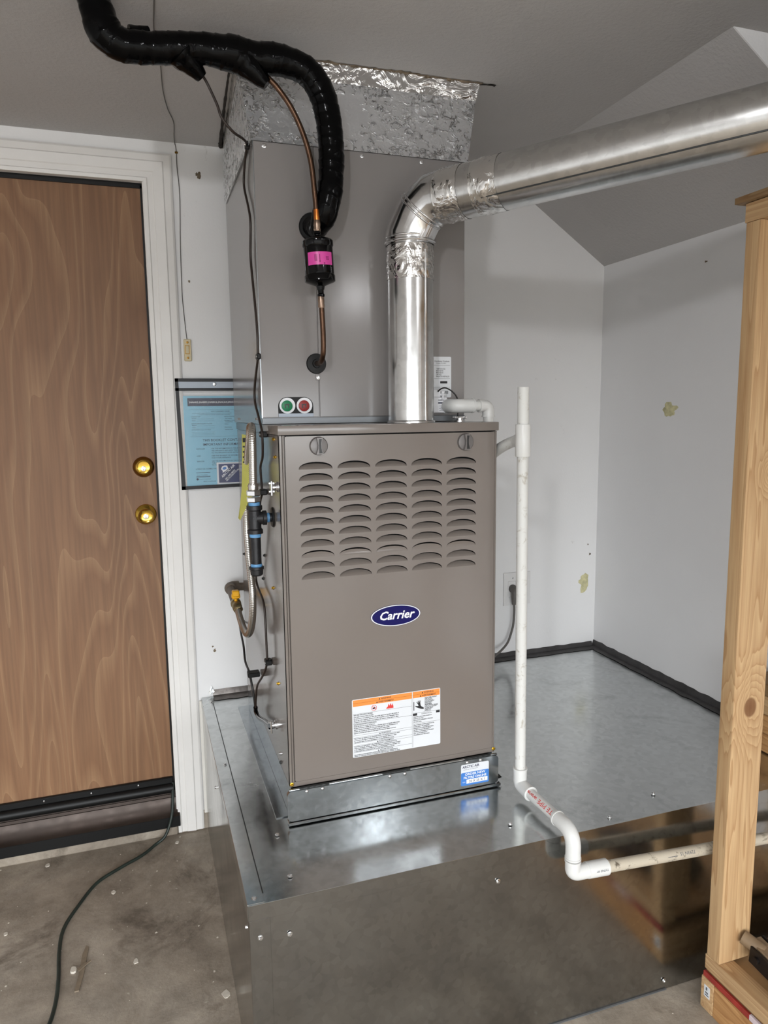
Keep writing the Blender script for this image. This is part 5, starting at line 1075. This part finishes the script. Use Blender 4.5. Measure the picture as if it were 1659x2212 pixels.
lum('lower_deck', (SX + 0.0455, SY1, 0.117), (SX1 - 0.0455, SY0 + 0.004, 0.1355), 'plywood_deck', bev=0.001)
blk = lum('foot_block', (SX, SY0 - 0.026, 0.0), (SX1, SY0 + 0.013, 0.083), 'lumber_x', bev=0.004); lum('foot_block', (SX, SY1, 0.0), (SX1, SY1 + 0.038, 0.083), 'lumber_x')
lum('side_plank', (SX + 0.001, SY1 + 0.039, 0.0), (SX + 0.039, SY0 - 0.027, 0.083), 'lumber_amber'); lum('side_plank', (SX1 - 0.039, SY1 + 0.039, 0.0), (SX1 - 0.001, SY0 - 0.027, 0.083), 'lumber_amber')
lum('spacer', (SX + 0.006, SY1, 0.0835), (SX + 0.040, SY0 + 0.004, 0.108), 'lumber_old', bev=0.0005); lum('spacer', (SX1 - 0.04, SY1, 0.0835), (SX1 - 0.006, SY0 + 0.004, 0.108), 'lumber_old', bev=0.0005)
Ps = SL(SX); bm = B(); slab(bm, Ps, rect(0.340, 0.036, 0.358, 0.066), 0.0, 0.0004); lbp = obj('price_sticker', bm, 'label_white', blk)
bm = B(); slab(bm, Ps, rect(0.344, 0.046, 0.353, 0.050), 0.0004, 0.0006); slab(bm, Ps, rect(0.345, 0.054, 0.350, 0.062), 0.0004, 0.0006); slab(bm, Ps, rect(0.343, 0.040, 0.355, 0.043), 0.0004, 0.0006); obj('print', bm, 'ink_grey', lbp)
lv_ = root('red_level_bar', (SX, -0.6, 0.0835), 'red and white metal bar tucked along the shelf base', 'metal bar')
for y0, y1, m in ((-0.475, -0.336, 'red_strap'), (-0.530, -0.475, 'white_strap'), (-0.585, -0.530, 'red_strap'), (-0.9, -0.585, 'tool_black')):
    bm = B(); box(bm, (SX - 0.002, y0, 0.0870), (SX + 0.0055, y1, 0.1005), 0.001); obj('segment', bm, m, lv_)
# black tool on the lower deck
jk = root('black_steel_tool', (1.03, -0.47, 0.1355), 'black steel tool with pivot arms lying on the lower shelf', 'tool')
def bar(a, b, w_, h_, mat, name):
    a, b = V(a), V(b); d = (b - a).normalized(); s = d.cross(V((0, 0, 1))).normalized(); up_ = s.cross(d); bm = B(); vs = []
    for p in (a, b):
        for i, j in ((-1, -1), (1, -1), (1, 1), (-1, 1)): vs.append(bm.verts.new(p + s * w_ * i / 2 + up_ * h_ * j / 2))
    for f in ((0, 1, 2, 3), (7, 6, 5, 4), (0, 4, 5, 1), (1, 5, 6, 2), (2, 6, 7, 3), (3, 7, 4, 0)): bm.faces.new([vs[i] for i in f])
    bmesh.ops.recalc_face_normals(bm, faces=bm.faces); bmesh.ops.bevel(bm, geom=bm.edges[:], offset=0.002, segments=1, affect='EDGES'); return obj(name, bm, mat, jk, 40)
bar((0.990, -0.410, 0.186), (0.985, -0.66, 0.166), 0.006, 0.044, 'tool_black', 'side_plate'); bar((1.035, -0.400, 0.192), (1.040, -0.66, 0.172), 0.006, 0.044, 'tool_black', 'side_plate')
bar((1.012, -0.400, 0.206), (1.012, -0.49, 0.196), 0.036, 0.012, 'tool_tan', 'cross_block')
bm = B(); cyl(bm, (0.992, -0.386, 0.208), (1.012, -0.43, 0.196), 0.016, 18); obj('handle_stub', bm, 'tool_tan', jk, 40)
bm = B(); cyl(bm, (0.982, -0.432, 0.184), (1.045, -0.432, 0.184), 0.008, 16); obj('pivot_bolt', bm, 'tool_black', jk, 40)
bar((0.953, -0.545, 0.158), (0.99, -0.70, 0.150), 0.03, 0.010, 'tool_black', 'base_plate'); bar((0.99, -0.60, 0.142), (1.04, -0.74, 0.142), 0.07, 0.012, 'tool_black', 'base_plate')
rl = root('canvas_roll', (1.09, -0.47, 0.1355), 'rolled grey canvas bundle behind the black tool', 'canvas roll')
bm = B(); lathe(bm, [(0.012, 0), (0.035, 0.004), (0.040, 0.015), (0.040, 0.15), (0.034, 0.16)], (1.090, -0.405, 0.177), (0.1, -1, 0.0), 24); obj('roll', bm, 'canvas_grey', rl, 50)
# lumber stacked on the platform beside the wall
for i, (z0, z1, m, lab) in enumerate([(0.481, 0.536, 'lumber_amber', 'bottom board of the lumber stack on the platform behind the shelf'), (0.537, 0.592, 'lumber_amber', 'middle board of the lumber stack on the platform behind the shelf'), (0.593, 0.648, 'lumber_y', 'upper board with end knot in the lumber stack behind the shelf'), (0.649, 0.684, 'lumber_old', 'dark weathered board topping the lumber stack behind the shelf')]):
    bm = B(); box(bm, (1.325 - 0.003 * i, -0.235 + 0.004 * i, z0 + (0.0002 if i else 0)), (1.402, -0.030, z1), 0.003); tag(obj('board', bm, m, None, 40, origin=(1.36, -0.13, z0)), lab, 'board', 'boards stacked on the platform')

# ================================================================== CEILING LAMPS (behind the viewer)
for (lx, ly, lz), lab in zip([l[0] for l in LAMPS], ('bare bulb in a white ceiling holder left behind the viewer', 'bare bulb in a white ceiling holder right behind the viewer')):
    lp = root('ceiling_lamp', (lx, ly, ZC), lab, 'lamp', 'ceiling lamps')
    bm = B(); lathe(bm, [(0.055, 0), (0.055, 0.012), (0.03, 0.022), (0.022, 0.05)], (lx, ly, ZC - 0.0003), (0, 0, -1), 28); obj('holder', bm, 'white_plastic', lp, 40)
    bm = B(); lathe(bm, [(0.014, 0.045), (0.016, 0.06), (0.030, 0.078), (0.032, 0.085)], (lx, ly, ZC), (0, 0, -1), 24); obj('bulb_neck', bm, 'bulb_glow', lp, 60)
